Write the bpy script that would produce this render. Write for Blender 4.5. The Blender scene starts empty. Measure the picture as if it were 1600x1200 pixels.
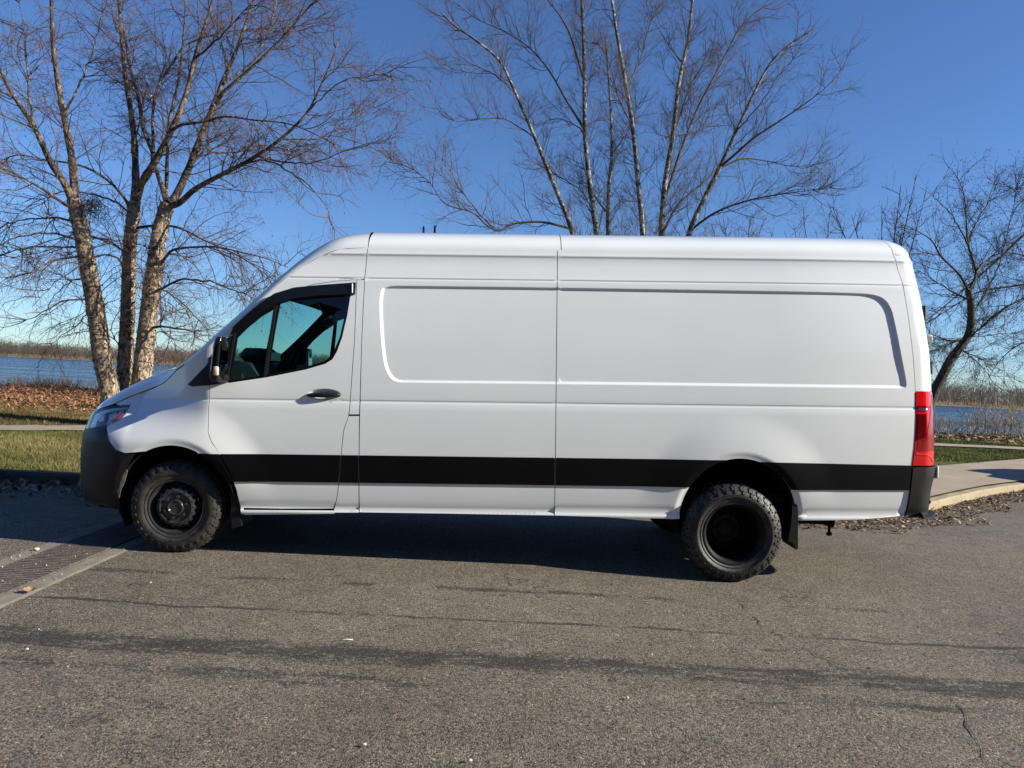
import bpy, math, random
import numpy as np
from mathutils import Vector, Matrix, geometry
random.seed(7); rng = np.random.default_rng(7)
R = math.radians
scene = bpy.context.scene
C = scene.collection

# ------------------------------------------------------------------ camera
F_PX = 1109.0
CAM = np.array([0.0, -5.48, 1.51])
_ro, _pi = R(2.9), R(-0.62)
FWD = np.array([0, math.cos(_pi), math.sin(_pi)])
_r = np.array([math.cos(_ro), 0, math.sin(_ro)])
UP = np.cross(_r, FWD); UP /= np.linalg.norm(UP)
RIGHT = np.cross(FWD, UP)
cam_d = bpy.data.cameras.new('camera'); cam_d.sensor_width = 36; cam_d.lens = 36 * F_PX / 1600
cam_d.clip_end = 6000; cam_d.clip_start = 0.05
cam = bpy.data.objects.new('camera', cam_d); C.objects.link(cam); scene.camera = cam
m = Matrix.Identity(4)
for i in range(3):
    m[i][0] = RIGHT[i]; m[i][1] = UP[i]; m[i][2] = -FWD[i]; m[i][3] = CAM[i]
cam.matrix_world = m

# ------------------------------------------------------------------ sky and sun
SUN_E, SUN_A = R(25), R(11)
sv = Vector((math.cos(SUN_E) * math.cos(SUN_A), -math.cos(SUN_E) * math.sin(SUN_A), math.sin(SUN_E)))
world = bpy.data.worlds.new("World"); scene.world = world; world.use_nodes = True
nt = world.node_tree; nt.nodes.clear()
sky = nt.nodes.new('ShaderNodeTexSky'); sky.sky_type = 'NISHITA'; sky.sun_disc = False
sky.sun_elevation = SUN_E; sky.sun_rotation = R(101)
sky.air_density = 1.0; sky.dust_density = 0.0; sky.ozone_density = 1.0; sky.altitude = 200
bg = nt.nodes.new('ShaderNodeBackground'); bg.inputs[1].default_value = 0.054
wo = nt.nodes.new('ShaderNodeOutputWorld')
tint = nt.nodes.new('ShaderNodeMix'); tint.data_type = 'RGBA'; tint.blend_type = 'MULTIPLY'
tint.inputs['Factor'].default_value = 1; tint.inputs[7].default_value = (.625, .90, 1.37, 1)
nt.links.new(sky.outputs[0], tint.inputs[6]); nt.links.new(tint.outputs[2], bg.inputs[0]); nt.links.new(bg.outputs[0], wo.inputs[0])
sd = bpy.data.lights.new('sun', 'SUN'); sd.energy = 5.0; sd.angle = R(0.5); sd.color = (0.99, 0.935, 0.81)
so = bpy.data.objects.new('sun', sd); C.objects.link(so); so.location = (20, -5, 20)
so.rotation_euler = (-sv).to_track_quat('-Z', 'Y').to_euler()
vs = scene.view_settings; vs.view_transform = 'Standard'; vs.look = 'None'; vs.gamma = 1; vs.use_curve_mapping = False
vs.exposure = 0.95
scene.cycles.max_bounces = 8; scene.cycles.transparent_max_bounces = 12
scene.cycles.use_denoising = True

# ------------------------------------------------------------------ helpers
def ray(x, y): return FWD * F_PX + RIGHT * (x - 800) + UP * (600 - y)
def on_y(x, y, Y):
    r = ray(x, y); return CAM + r * ((Y - CAM[1]) / r[1])
def on_z(x, y, Z=0.0):
    r = ray(x, y); return CAM + r * ((Z - CAM[2]) / r[2])

def link(name, me, parent=None, mat=None, smooth=None):
    o = bpy.data.objects.new(name, me); C.objects.link(o)
    if mat is not None: me.materials.append(mat)
    if parent is not None: o.parent = parent
    if smooth is not None:
        me.polygons.foreach_set('use_smooth', [smooth] * len(me.polygons))
    return o
def mesh(name, v, f, parent=None, mat=None, smooth=False):
    me = bpy.data.meshes.new(name); me.from_pydata([tuple(p) for p in v], [], [tuple(q) for q in f]); me.update()
    return link(name, me, parent, mat, smooth)
def mesh_np(name, v, f, parent=None, mat=None, smooth=False):
    """v (n,3), f (m,k) arrays"""
    v = np.ascontiguousarray(v, dtype=np.float32); f = np.ascontiguousarray(f, dtype=np.int32)
    me = bpy.data.meshes.new(name); k = f.shape[1]
    me.vertices.add(len(v)); me.vertices.foreach_set('co', v.ravel())
    me.loops.add(f.size); me.loops.foreach_set('vertex_index', f.ravel())
    me.polygons.add(len(f)); me.polygons.foreach_set('loop_start', np.arange(0, f.size, k, dtype=np.int32))
    me.update(calc_edges=True); me.validate()
    return link(name, me, parent, mat, smooth)
def empty(name, loc=(0, 0, 0), label=None, cat=None, group=None):
    o = bpy.data.objects.new(name, None); C.objects.link(o); o.location = loc; o.empty_display_size = .2
    tag(o, label, cat, group); return o
def tag(o, label=None, cat=None, group=None, kind=None):
    if label: o['label'] = label
    if cat: o['category'] = cat
    if group: o['group'] = group
    if kind: o['kind'] = kind
    return o

class MB:
    def __init__(s): s.v = []; s.f = []
    def add(s, v, f):
        b = len(s.v); s.v += [tuple(p) for p in v]; s.f += [tuple(i + b for i in q) for q in f]
    def box(s, c, d, M=None, bev=0.0):
        x, y, z = (k / 2 for k in d)
        if bev > 0:
            b = min(bev, x * .9, y * .9, z * .9); vs_ = []; 
            ring = [(-x + b, -y), (x - b, -y), (x, -y + b), (x, y - b), (x - b, y), (-x + b, y), (-x, y - b), (-x, -y + b)]
            inn = [(-x + b, -y + b), (x - b, -y + b), (x - b, -y + b), (x - b, y - b), (x - b, y - b), (-x + b, y - b), (-x + b, y - b), (-x + b, -y + b)]
            for zz, rr in ((-z, inn), (-z + b, ring), (z - b, ring), (z, inn)):
                vs_ += [(p[0], p[1], zz) for p in rr]
            fs = [tuple(range(7, -1, -1)), tuple(range(24, 32))]
            for k in range(3):
                for i in range(8):
                    j = (i + 1) % 8; fs.append((k * 8 + i, k * 8 + j, k * 8 + 8 + j, k * 8 + 8 + i))
        else:
            vs_ = [(a, b_, c_) for a in (-x, x) for b_ in (-y, y) for c_ in (-z, z)]
            fs = [(0, 1, 3, 2), (4, 6, 7, 5), (0, 4, 5, 1), (2, 3, 7, 6), (0, 2, 6, 4), (1, 5, 7, 3)]
        if M is not None: vs_ = [tuple(M @ Vector(p)) for p in vs_]
        s.add([(p[0] + c[0], p[1] + c[1], p[2] + c[2]) for p in vs_], fs)
    def tube(s, pts, rad, n=8, caps=True):
        pts = [np.array(p, float) for p in pts]
        if not hasattr(rad, '__len__'): rad = [rad] * len(pts)
        b = len(s.v); prev = None
        for i, p in enumerate(pts):
            t = pts[min(i + 1, len(pts) - 1)] - pts[max(i - 1, 0)]; t = t / (np.linalg.norm(t) + 1e-9)
            if prev is None:
                a = np.array([0, 0, 1.]) if abs(t[2]) < .9 else np.array([1., 0, 0])
            else: a = prev
            a = a - t * np.dot(a, t); a /= np.linalg.norm(a) + 1e-9; prev = a
            c = np.cross(t, a)
            for k in range(n):
                an = 2 * math.pi * k / n
                s.v.append(tuple(p + rad[i] * (a * math.cos(an) + c * math.sin(an))))
        for i in range(len(pts) - 1):
            for k in range(n):
                j = (k + 1) % n
                s.f.append((b + i * n + k, b + i * n + j, b + (i + 1) * n + j, b + (i + 1) * n + k))
        if caps:
            s.f.append(tuple(b + k for k in range(n - 1, -1, -1)))
            e = b + (len(pts) - 1) * n; s.f.append(tuple(e + k for k in range(n)))
    def lathe(s, prof, n=64, c=(0, 0, 0), closed=False):
        """prof: (radius, y) about the local y axis"""
        b = len(s.v); k = len(prof)
        for i in range(n):
            a = 2 * math.pi * i / n
            for r_, y in prof: s.v.append((c[0] + r_ * math.cos(a), c[1] + y, c[2] + r_ * math.sin(a)))
        for i in range(n):
            j = (i + 1) % n
            for q in range(k if closed else k - 1):
                w = (q + 1) % k
                s.f.append((b + i * k + q, b + i * k + w, b + j * k + w, b + j * k + q))
    def build(s, name, mat, parent=None, smooth=False, angle=None):
        me = bpy.data.meshes.new(name); me.from_pydata(s.v, [], s.f); me.update()
        o = link(name, me, parent, mat, smooth or angle is not None)
        if angle is not None: me.set_sharp_from_angle(angle=R(angle))
        return o

# ------------------------------------------------------------------ materials
def mat_base(name):
    m_ = bpy.data.materials.new(name); m_.use_nodes = True
    n = m_.node_tree; b = n.nodes['Principled BSDF']; return m_, n, b
def N(n, typ, **kw):
    x = n.nodes.new(typ)
    for k, v in kw.items():
        if k in x.inputs.keys() if isinstance(k, str) else False: x.inputs[k].default_value = v
        else: setattr(x, k, v)
    return x
def simple(name, col, rough=.5, metal=0, coat=0, spec=.5, noise=0, nscale=30, bump=0, bscale=200):
    m_, n, b = mat_base(name)
    b.inputs['Base Color'].default_value = (*col, 1); b.inputs['Roughness'].default_value = rough
    b.inputs['Metallic'].default_value = metal; b.inputs['Coat Weight'].default_value = coat
    b.inputs['Specular IOR Level'].default_value = spec; b.inputs['Coat Roughness'].default_value = .04
    tc = N(n, 'ShaderNodeTexCoord')
    if noise:
        t = N(n, 'ShaderNodeTexNoise'); t.inputs['Scale'].default_value = nscale; t.inputs['Detail'].default_value = 6
        n.links.new(tc.outputs['Object'], t.inputs['Vector'])
        r = N(n, 'ShaderNodeMapRange'); r.inputs['From Min'].default_value = .3; r.inputs['From Max'].default_value = .7
        r.inputs['To Min'].default_value = 1 - noise; r.inputs['To Max'].default_value = 1 + noise
        n.links.new(t.outputs[0], r.inputs[0])
        v = N(n, 'ShaderNodeVectorMath', operation='SCALE'); v.inputs[0].default_value = col
        n.links.new(r.outputs[0], v.inputs['Scale']); n.links.new(v.outputs[0], b.inputs['Base Color'])
    if bump:
        t2 = N(n, 'ShaderNodeTexNoise'); t2.inputs['Scale'].default_value = bscale; t2.inputs['Detail'].default_value = 4
        n.links.new(tc.outputs['Object'], t2.inputs['Vector'])
        bm = N(n, 'ShaderNodeBump'); bm.inputs['Strength'].default_value = bump; bm.inputs['Distance'].default_value = .01
        n.links.new(t2.outputs[0], bm.inputs['Height']); n.links.new(bm.outputs[0], b.inputs['Normal'])
    return m_
def glassy(name, tint, refl=.06, rough=0.0, ior=1.45):
    m_ = bpy.data.materials.new(name); m_.use_nodes = True; n = m_.node_tree; n.nodes.clear()
    tr = N(n, 'ShaderNodeBsdfTransparent'); tr.inputs[0].default_value = (*tint, 1)
    gl = N(n, 'ShaderNodeBsdfGlossy'); gl.inputs['Roughness'].default_value = rough
    lw = N(n, 'ShaderNodeLayerWeight'); lw.inputs[0].default_value = .5
    fr = N(n, 'ShaderNodeMath', operation='MULTIPLY_ADD'); fr.inputs[1].default_value = .75; fr.inputs[2].default_value = refl
    pw = N(n, 'ShaderNodeMath', operation='POWER'); pw.inputs[1].default_value = 5
    n.links.new(lw.outputs['Facing'], pw.inputs[0]); n.links.new(pw.outputs[0], fr.inputs[0])
    mx = N(n, 'ShaderNodeMixShader'); out = N(n, 'ShaderNodeOutputMaterial')
    n.links.new(fr.outputs[0], mx.inputs[0]); n.links.new(tr.outputs[0], mx.inputs[1]); n.links.new(gl.outputs[0], mx.inputs[2])
    n.links.new(mx.outputs[0], out.inputs[0]); return m_
def ramp(n, stops):
    r = N(n, 'ShaderNodeValToRGB'); e = r.color_ramp.elements
    while len(e) < len(stops): e.new(.5)
    for i, (p, c) in enumerate(stops):
        e[i].position = p; e[i].color = (*c, 1) if len(c) == 3 else c
    return r
def noise(n, vec, scale, detail=5, rough=.55, dist=0):
    t = N(n, 'ShaderNodeTexNoise'); t.inputs['Scale'].default_value = scale; t.inputs['Detail'].default_value = detail
    t.inputs['Roughness'].default_value = rough; t.inputs['Distortion'].default_value = dist
    n.links.new(vec, t.inputs['Vector']); return t
def mapping(n, vec, sc=(1, 1, 1), loc=(0, 0, 0), rot=(0, 0, 0)):
    mp = N(n, 'ShaderNodeMapping'); mp.inputs['Scale'].default_value = sc; mp.inputs['Location'].default_value = loc
    mp.inputs['Rotation'].default_value = rot; n.links.new(vec, mp.inputs['Vector']); return mp.outputs[0]
def mix(n, fac, a, b, mode='MIX'):
    x = N(n, 'ShaderNodeMix', data_type='RGBA', blend_type=mode)
    for inp, val in ((x.inputs['Factor'], fac), (x.inputs[6], a), (x.inputs[7], b)):
        if hasattr(val, 'is_linked'): n.links.new(val, inp)
        elif isinstance(val, (int, float)): inp.default_value = val
        else: inp.default_value = (*val, 1)
    return x.outputs[2]
def math_(n, op, a, b=None, clamp=False):
    x = N(n, 'ShaderNodeMath', operation=op); x.use_clamp = clamp
    for i, val in enumerate((a, b)):
        if val is None: continue
        if hasattr(val, 'is_linked'): n.links.new(val, x.inputs[i])
        else: x.inputs[i].default_value = val
    return x.outputs[0]
def maprange(n, v, a, b, c=0, d=1, smooth=True):
    x = N(n, 'ShaderNodeMapRange'); x.interpolation_type = 'SMOOTHSTEP' if smooth else 'LINEAR'
    n.links.new(v, x.inputs[0])
    for i, q in zip((1, 2, 3, 4), (a, b, c, d)): x.inputs[i].default_value = q
    return x.outputs[0]
def bump(n, h, strength, dist, b, prev=None):
    x = N(n, 'ShaderNodeBump'); x.inputs['Strength'].default_value = strength; x.inputs['Distance'].default_value = dist
    n.links.new(h, x.inputs['Height'])
    if prev is not None: n.links.new(prev, x.inputs['Normal'])
    n.links.new(x.outputs[0], b.inputs['Normal']); return x.outputs[0]

def m_paint():
    m_, n, b = mat_base('white_paint')
    tc = N(n, 'ShaderNodeTexCoord').outputs['Object']
    t = noise(n, tc, 1.3, 4)
    c = ramp(n, [(.3, (.755, .78, .785)), (.7, (.80, .82, .82))]); n.links.new(t.outputs[0], c.inputs[0])
    n.links.new(c.outputs[0], b.inputs['Base Color'])
    b.inputs['Roughness'].default_value = .32; b.inputs['Specular IOR Level'].default_value = .45
    b.inputs['Coat Weight'].default_value = 1.0; b.inputs['Coat Roughness'].default_value = .035
    w = noise(n, tc, 2.2, 2); bump(n, w.outputs[0], .06, .01, b)
    return m_
def m_rubber():
    m_, n, b = mat_base('tyre_rubber')
    tc = N(n, 'ShaderNodeTexCoord').outputs['Object']
    t = noise(n, tc, 9, 6); t2 = noise(n, tc, 160, 3)
    f = math_(n, 'MULTIPLY', maprange(n, t.outputs[0], .32, .62), maprange(n, t2.outputs[0], .28, .62))
    n.links.new(mix(n, f, (.010, .010, .0105), (.046, .041, .034)), b.inputs['Base Color'])
    b.inputs['Roughness'].default_value = .55
    bump(n, t2.outputs[0], .3, .004, b); return m_
def m_asphalt():
    m_, n, b = mat_base('asphalt')
    tc = N(n, 'ShaderNodeTexCoord').outputs['Object']
    vo = N(n, 'ShaderNodeTexVoronoi'); vo.inputs['Scale'].default_value = 120; n.links.new(tc, vo.inputs['Vector'])
    sp = N(n, 'ShaderNodeSeparateColor'); n.links.new(vo.outputs['Color'], sp.inputs[0])
    big = noise(n, tc, .55, 5); mid = noise(n, tc, 5, 5, .65); fine = noise(n, tc, 260, 2); fin2 = noise(n, tc, 60, 4, .7)
    base = ramp(n, [(.3, (.140, .118, .092)), (.7, (.193, .166, .132))]); n.links.new(big.outputs[0], base.inputs[0])
    agg = ramp(n, [(0, (.22, .21, .21)), (.22, (.62, .61, .60)), (.5, (.92, .92, .92)), (.88, (1.25, 1.25, 1.23)), (.975, (1.45, 1.42, 1.36)), (1, (2.6, 2.5, 2.35))]); n.links.new(sp.outputs[0], agg.inputs[0])
    col = mix(n, 1, base.outputs[0], agg.outputs[0], 'MULTIPLY')
    mo = ramp(n, [(.32, (.40, .39, .38)), (.47, (.92, .92, .92)), (.68, (1.2, 1.2, 1.2))]); n.links.new(fin2.outputs[0], mo.inputs[0])
    col = mix(n, .85, col, mo.outputs[0], 'MULTIPLY')
    m2 = ramp(n, [(.3, (.8, .8, .8)), (.7, (1.14, 1.14, 1.14))]); n.links.new(mid.outputs[0], m2.inputs[0])
    col = mix(n, 1, col, m2.outputs[0], 'MULTIPLY')
    # tar seams and dark worn bands running along the road
    sx = N(n, 'ShaderNodeSeparateXYZ'); n.links.new(tc, sx.inputs[0])
    st = noise(n, mapping(n, tc, (.35, 3, 1)), 1.0, 6, .7); st2 = noise(n, mapping(n, tc, (1.1, 10, 1)), 1.3, 7, .75)
    wig = noise(n, mapping(n, tc, (.6, .0, 0)), 1.0, 4, .6)
    yy = math_(n, 'ADD', sx.outputs[1], math_(n, 'MULTIPLY', math_(n, 'SUBTRACT', wig.outputs[0], .5), .35))
    brk = noise(n, mapping(n, tc, (1.0, .5, 0), (3.1, 0, 0)), 1.0, 4, .7)
    def band(y0, w, breaks, lo, hi):
        d = math_(n, 'ABSOLUTE', math_(n, 'SUBTRACT', yy, y0))
        return math_(n, 'MULTIPLY', maprange(n, d, w, w * .1), maprange(n, breaks, lo, hi))
    S = None
    for y0, w, lo, hi, s_ in ((-.50, .10, .36, .58, .58), (-1.13, .045, .30, .52, .68), (-1.74, .27, .24, .46, .64), (-2.06, .17, .40, .58, .56), (-2.5, .24, .52, .68, .46), (.25, .16, .5, .66, .42)):
        k = math_(n, 'MULTIPLY', band(y0, w, (st if y0 < -1.5 else brk).outputs[0], lo, hi), s_)
        S = k if S is None else math_(n, 'MAXIMUM', S, k)
    g1 = noise(n, mapping(n, tc, (3.2, 11, 1)), 1.0, 7, .72); g2 = noise(n, tc, 42, 4, .7)
    jit = math_(n, 'ADD', math_(n, 'MULTIPLY', math_(n, 'SUBTRACT', g1.outputs[0], .5), 1.5), math_(n, 'MULTIPLY', math_(n, 'SUBTRACT', g2.outputs[0], .5), 1.3))
    tot = math_(n, 'MULTIPLY', maprange(n, math_(n, 'ADD', S, jit), .36, .66), maprange(n, S, .04, .3))
    # little dark pits
    pit = noise(n, mapping(n, tc, (7, 16, 1)), 1.0, 3, .6); pk = math_(n, 'MULTIPLY', maprange(n, pit.outputs[0], .69, .75), .6)
    tot = math_(n, 'MAXIMUM', tot, pk)
    col = mix(n, tot, col, mix(n, .80, col, (.024, .022, .020)))
    # hairline cracks
    dw = noise(n, tc, 2.2, 4, .6); wv = N(n, 'ShaderNodeVectorMath', operation='MULTIPLY_ADD'); n.links.new(dw.outputs['Color'], wv.inputs[0]); wv.inputs[1].default_value = (.5, .5, .5); n.links.new(tc, wv.inputs[2])
    ve = N(n, 'ShaderNodeTexVoronoi'); ve.feature = 'DISTANCE_TO_EDGE'; ve.inputs['Scale'].default_value = .75; n.links.new(wv.outputs[0], ve.inputs['Vector'])
    hm = noise(n, tc, .8, 3, .6, 0); ck = math_(n, 'MULTIPLY', maprange(n, ve.outputs['Distance'], .0065, .002), maprange(n, hm.outputs[0], .50, .60))
    col = mix(n, math_(n, 'MULTIPLY', ck, .8), col, (.03, .028, .027))
    n.links.new(col, b.inputs['Base Color'])
    b.inputs['Roughness'].default_value = .88; b.inputs['Specular IOR Level'].default_value = .25
    dd = maprange(n, vo.outputs['Distance'], 0, .7, 1, 0)
    p = bump(n, dd, .55, .006, b); p = bump(n, fin2.outputs[0], .5, .012, b, p); bump(n, mid.outputs[0], .25, .02, b, p)
    return m_
def m_concrete(name, c1, c2, sc=3):
    m_, n, b = mat_base(name)
    tc = N(n, 'ShaderNodeTexCoord').outputs['Object']
    t = noise(n, tc, sc, 7, .65); t2 = noise(n, tc, 120, 3)
    c = ramp(n, [(.3, c1), (.7, c2)]); n.links.new(t.outputs[0], c.inputs[0])
    g = ramp(n, [(.3, (.75, .75, .75)), (.7, (1.15, 1.15, 1.15))]); n.links.new(t2.outputs[0], g.inputs[0])
    n.links.new(mix(n, 1, c.outputs[0], g.outputs[0], 'MULTIPLY'), b.inputs['Base Color'])
    b.inputs['Roughness'].default_value = .9; bump(n, t2.outputs[0], .4, .006, b); return m_
def m_bark(name, pale, dark, scale, thr, streak=(6, 6, 1.6)):
    m_, n, b = mat_base(name)
    tc = N(n, 'ShaderNodeTexCoord').outputs['Object']
    t = noise(n, mapping(n, tc, streak), scale, 7, .65, .6); t2 = noise(n, tc, 1.1, 3); t3 = noise(n, tc, 45, 4)
    f = maprange(n, math_(n, 'ADD', t.outputs[0], math_(n, 'MULTIPLY', math_(n, 'SUBTRACT', t2.outputs[0], .5), .35)), thr - .07, thr + .07)
    c = mix(n, f, dark, pale)
    g = ramp(n, [(.3, (.6, .6, .6)), (.7, (1.25, 1.25, 1.25))]); n.links.new(t3.outputs[0], g.inputs[0])
    n.links.new(mix(n, 1, c, g.outputs[0], 'MULTIPLY'), b.inputs['Base Color'])
    b.inputs['Roughness'].default_value = .85
    bump(n, t.outputs[0], .9, .04, b); return m_
def m_varied(name, cols, scale=8, rough=.85, island=True, patch=0):
    """colour varies from leaf to leaf / blade to blade"""
    m_, n, b = mat_base(name)
    k = len(cols); r = ramp(n, [(i / (k - 1), c) for i, c in enumerate(cols)])
    g = N(n, 'ShaderNodeNewGeometry')
    if patch:
        t = noise(n, g.outputs['Position'], patch, 4, .6)
        fac = math_(n, 'ADD', math_(n, 'MULTIPLY', g.outputs['Random Per Island'], .42), math_(n, 'MULTIPLY', maprange(n, t.outputs[0], .34, .66), .58)); n.links.new(fac, r.inputs[0])
    elif island: n.links.new(g.outputs['Random Per Island'], r.inputs[0])
    else:
        t = noise(n, g.outputs['Position'], scale, 4); n.links.new(maprange(n, t.outputs[0], .3, .7), r.inputs[0])
    n.links.new(r.outputs[0], b.inputs['Base Color']); b.inputs['Roughness'].default_value = rough
    b.inputs['Specular IOR Level'].default_value = .2
    return m_
def m_ground():
    m_, n, b = mat_base('turf_soil')
    g = N(n, 'ShaderNodeNewGeometry').outputs['Position']
    t = noise(n, g, .5, 6, .65); t2 = noise(n, g, 7, 6, .7); t3 = noise(n, g, 60, 3)
    c = ramp(n, [(.25, (.055, .065, .018)), (.5, (.10, .10, .03)), (.75, (.16, .125, .055))])
    n.links.new(math_(n, 'ADD', math_(n, 'MULTIPLY', t.outputs[0], .6), math_(n, 'MULTIPLY', t2.outputs[0], .4)), c.inputs[0])
    h = ramp(n, [(.3, (.6, .6, .6)), (.7, (1.3, 1.3, 1.3))]); n.links.new(t3.outputs[0], h.inputs[0])
    n.links.new(mix(n, 1, c.outputs[0], h.outputs[0], 'MULTIPLY'), b.inputs['Base Color'])
    b.inputs['Roughness'].default_value = .95; b.inputs['Specular IOR Level'].default_value = .1
    bump(n, t2.outputs[0], .8, .05, b); return m_
def m_water():
    m_, n, b = mat_base('river_water')
    g = N(n, 'ShaderNodeNewGeometry').outputs['Position']
    b.inputs['Base Color'].default_value = (.016, .055, .12, 1); b.inputs['Roughness'].default_value = .12
    b.inputs['IOR'].default_value = 1.33
    t = noise(n, mapping(n, g, (.25, .9, 1)), 1.6, 6, .7); t2 = noise(n, mapping(n, g, (.012, .10, 1)), 1, 4, .6)
    h = math_(n, 'ADD', t.outputs[0], math_(n, 'MULTIPLY', t2.outputs[0], 1.6))
    bump(n, h, 1.0, .9, b)
    n.links.new(maprange(n, t2.outputs[0], .35, .65, .06, .3), b.inputs['Roughness'])
    return m_

PAINT = m_paint(); RUBBER = m_rubber(); HUB = simple('hub_steel', (.06, .06, .062), .22, metal=.6, spec=.6, noise=.25, nscale=25)
PLASTIC = simple('black_plastic', (.009, .009, .0105), .5, spec=.3, noise=.25, nscale=8, bump=.12, bscale=400)
STRIPE = simple('black_rub_strip', (.003, .003, .004), .5, spec=.12, noise=.2, nscale=5)
GLOSSB = simple('gloss_black', (.006, .006, .007), .16, coat=.2, spec=.35)
DARK = simple('dark_inner_metal', (.012, .012, .013), .8, spec=.2)
INTERIOR = simple('dark_trim', (.02, .021, .023), .7, spec=.3)
DASHM = simple('dash_grey', (.05, .055, .06), .6, spec=.3)
STEEL = simple('black_steel', (.014, .014, .015), .26, spec=.6, coat=.2, noise=.2, nscale=20)
CHROME = simple('pale_metal', (.55, .56, .57), .3, metal=1)
GLASS = glassy('cab_glass', (.50, .74, .72)); LENS = glassy('clear_lens', (.9, .92, .94), ior=1.5)
WSGLASS = glassy('windscreen_glass', (.62, .88, .86))
REDL = simple('red_lens', (.62, .006, .008), .12, coat=.8, noise=.1, nscale=30)
REDD = simple('dark_red_lens', (.10, .002, .004), .12, coat=.8)
REDP = simple('pink_lens_edge', (.75, .05, .05), .2, coat=.6)
AMBER = simple('red_side_reflector', (.42, .045, .03), .2, coat=.7)
WHITEB = simple('white_plastic', (.75, .76, .77), .4)
SIGNAL = simple('signal_lens', (.55, .42, .30), .15, coat=.6)
REFLECT = simple('lamp_reflector', (.80, .81, .82), .35, metal=0)
WHEELB = simple('wheel_black', (.006, .006, .0065), .5, spec=.3)
MIRRORM = simple('mirror_glass', (.85, .88, .9), .02, metal=1)
ASPHALT = m_asphalt()
KERBM = m_concrete('kerb_concrete', (.25, .20, .125), (.38, .31, .20), 5)
WALKM = m_concrete('sidewalk_concrete', (.25, .195, .14), (.36, .285, .21), 1.5)
PATHM = m_concrete('path_concrete', (.25, .20, .145), (.35, .285, .21), 4)
DRAINC = m_concrete('drain_concrete', (.14, .122, .095), (.235, .208, .163), 6)
SOIL = m_ground(); WATER = m_water()
GRATE = simple('rusty_iron', (.085, .068, .058), .75, noise=.4, nscale=12)
exec_order = 0

# ================================================================== VAN
TH = R(2.18)
VX0 = float(on_y(273, 795, .03)[0])
def w2l(P):
    x = P[0] - VX0; z = P[2]
    return np.array([x * math.cos(TH) + z * math.sin(TH), P[1], -x * math.sin(TH) + z * math.cos(TH)])
van = empty('cargo_van', (VX0, 0, 0), 'long white high-roof cargo van with black side stripe, parked beside the kerb', 'van')
van.rotation_euler = (0, -TH, 0)

def hermite(xs, ys):
    xs = np.array(xs, float); ys = np.array(ys, float)
    d = np.diff(ys) / np.diff(xs); mm = np.zeros(len(xs))
    mm[1:-1] = np.where(d[1:] * d[:-1] > 0, 2 * d[1:] * d[:-1] / (d[1:] + d[:-1] + 1e-12), 0); mm[0] = d[0]; mm[-1] = d[-1]
    def f(x):
        x = np.clip(x, xs[0], xs[-1]); i = np.clip(np.searchsorted(xs, x) - 1, 0, len(xs) - 2)
        h = xs[i + 1] - xs[i]; t = (x - xs[i]) / h
        return ((2 * t**3 - 3 * t**2 + 1) * ys[i] + (t**3 - 2 * t**2 + t) * h * mm[i] + (-2 * t**3 + 3 * t**2) * ys[i + 1] + (t**3 - t**2) * h * mm[i + 1])
    return f
def sstep(a, b, x):
    t = np.clip((x - a) / (b - a), 0, 1); return t * t * (3 - 2 * t)
prof = hermite([.05, .25, .30, .318, .332, .345, .36, .42, .56, .75, .95, 1.13, 1.185, 1.205, 1.216, 1.36, 1.6, 1.9, 2.1, 2.158, 2.167, 2.176, 2.19, 2.34, 2.350, 2.368, 2.385, 2.44, 2.50, 2.60],
               [.10, .075, .05, .034, .030, .033, .045, .030, .014, .004, .001, .006, .0125, .0185, .0155, .022, .040, .078, .110, .1195, .1235, .1215, .125, .158, .1585, .1545, .160, .176, .21, .32])
HALF = 1.01
US = -.36; LS = .85
unose = hermite([.05, .25, .45, .70, .88, 1.0, 1.1, 1.25, 1.6], [-.98, -1.03, -1.10, -1.095, -1.07, -1.05, -1.02, -.93, -.75])
_ur = []
for _x, _y in ((1450, 800), (1454, 770), (1461, 735), (1461, 690), (1458, 610), (1455, 555), (1450, 520), (1444, 482), (1437.5, 452), (1429, 417), (1421, 399)):
    _Y = .1
    for _k in range(5):
        _P = w2l(on_y(_x, _y, _Y)); _Y = float(prof(_P[2])) + .085 + .035 * max(0, _P[0] - 4.85) ** 2
    _ur.append((_P[2], _P[0] - .142))
_ur.sort(); urear = hermite([.05] + [q[0] for q in _ur] + [2.46, 2.6], [_ur[0][1]] + [q[1] for q in _ur] + [_ur[-1][1] - .055, _ur[-1][1] - .16])
LSR, LR, AR = .25, .18, .25

def pip(poly, x, y):
    inside = np.zeros(x.shape, bool); n_ = len(poly); j = n_ - 1
    for i in range(n_):
        xi, yi = poly[i]; xj, yj = poly[j]
        c = ((yi > y) != (yj > y)) & (x < (xj - xi) * (y - yi) / (yj - yi + 1e-12) + xi)
        inside ^= c; j = i
    return inside
def seg_dist(poly, x, y, closed=True):
    best = np.full(x.shape, 1e9); n_ = len(poly)
    for i in range(n_ if closed else n_ - 1):
        ax, ay = poly[i]; bx, by = poly[(i + 1) % n_]
        dx, dy = bx - ax, by - ay; L = dx * dx + dy * dy + 1e-12
        t = np.clip(((x - ax) * dx + (y - ay) * dy) / L, 0, 1)
        best = np.minimum(best, np.hypot(x - ax - t * dx, y - ay - t * dy))
    return best
def smooth_poly(p, it=2, closed=True):
    p = [np.array(q, float) for q in p]
    for _ in range(it):
        q = []; n_ = len(p)
        if not closed: q.append(p[0])
        for i in range(n_ if closed else n_ - 1):
            a, b = p[i], p[(i + 1) % n_]; q += [a * .75 + b * .25, a * .25 + b * .75]
        if not closed: q.append(p[-1])
        p = q
    return p
RECESS = None; ARCH_F = None; ARCH_R = None; HCUP = None

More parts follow.
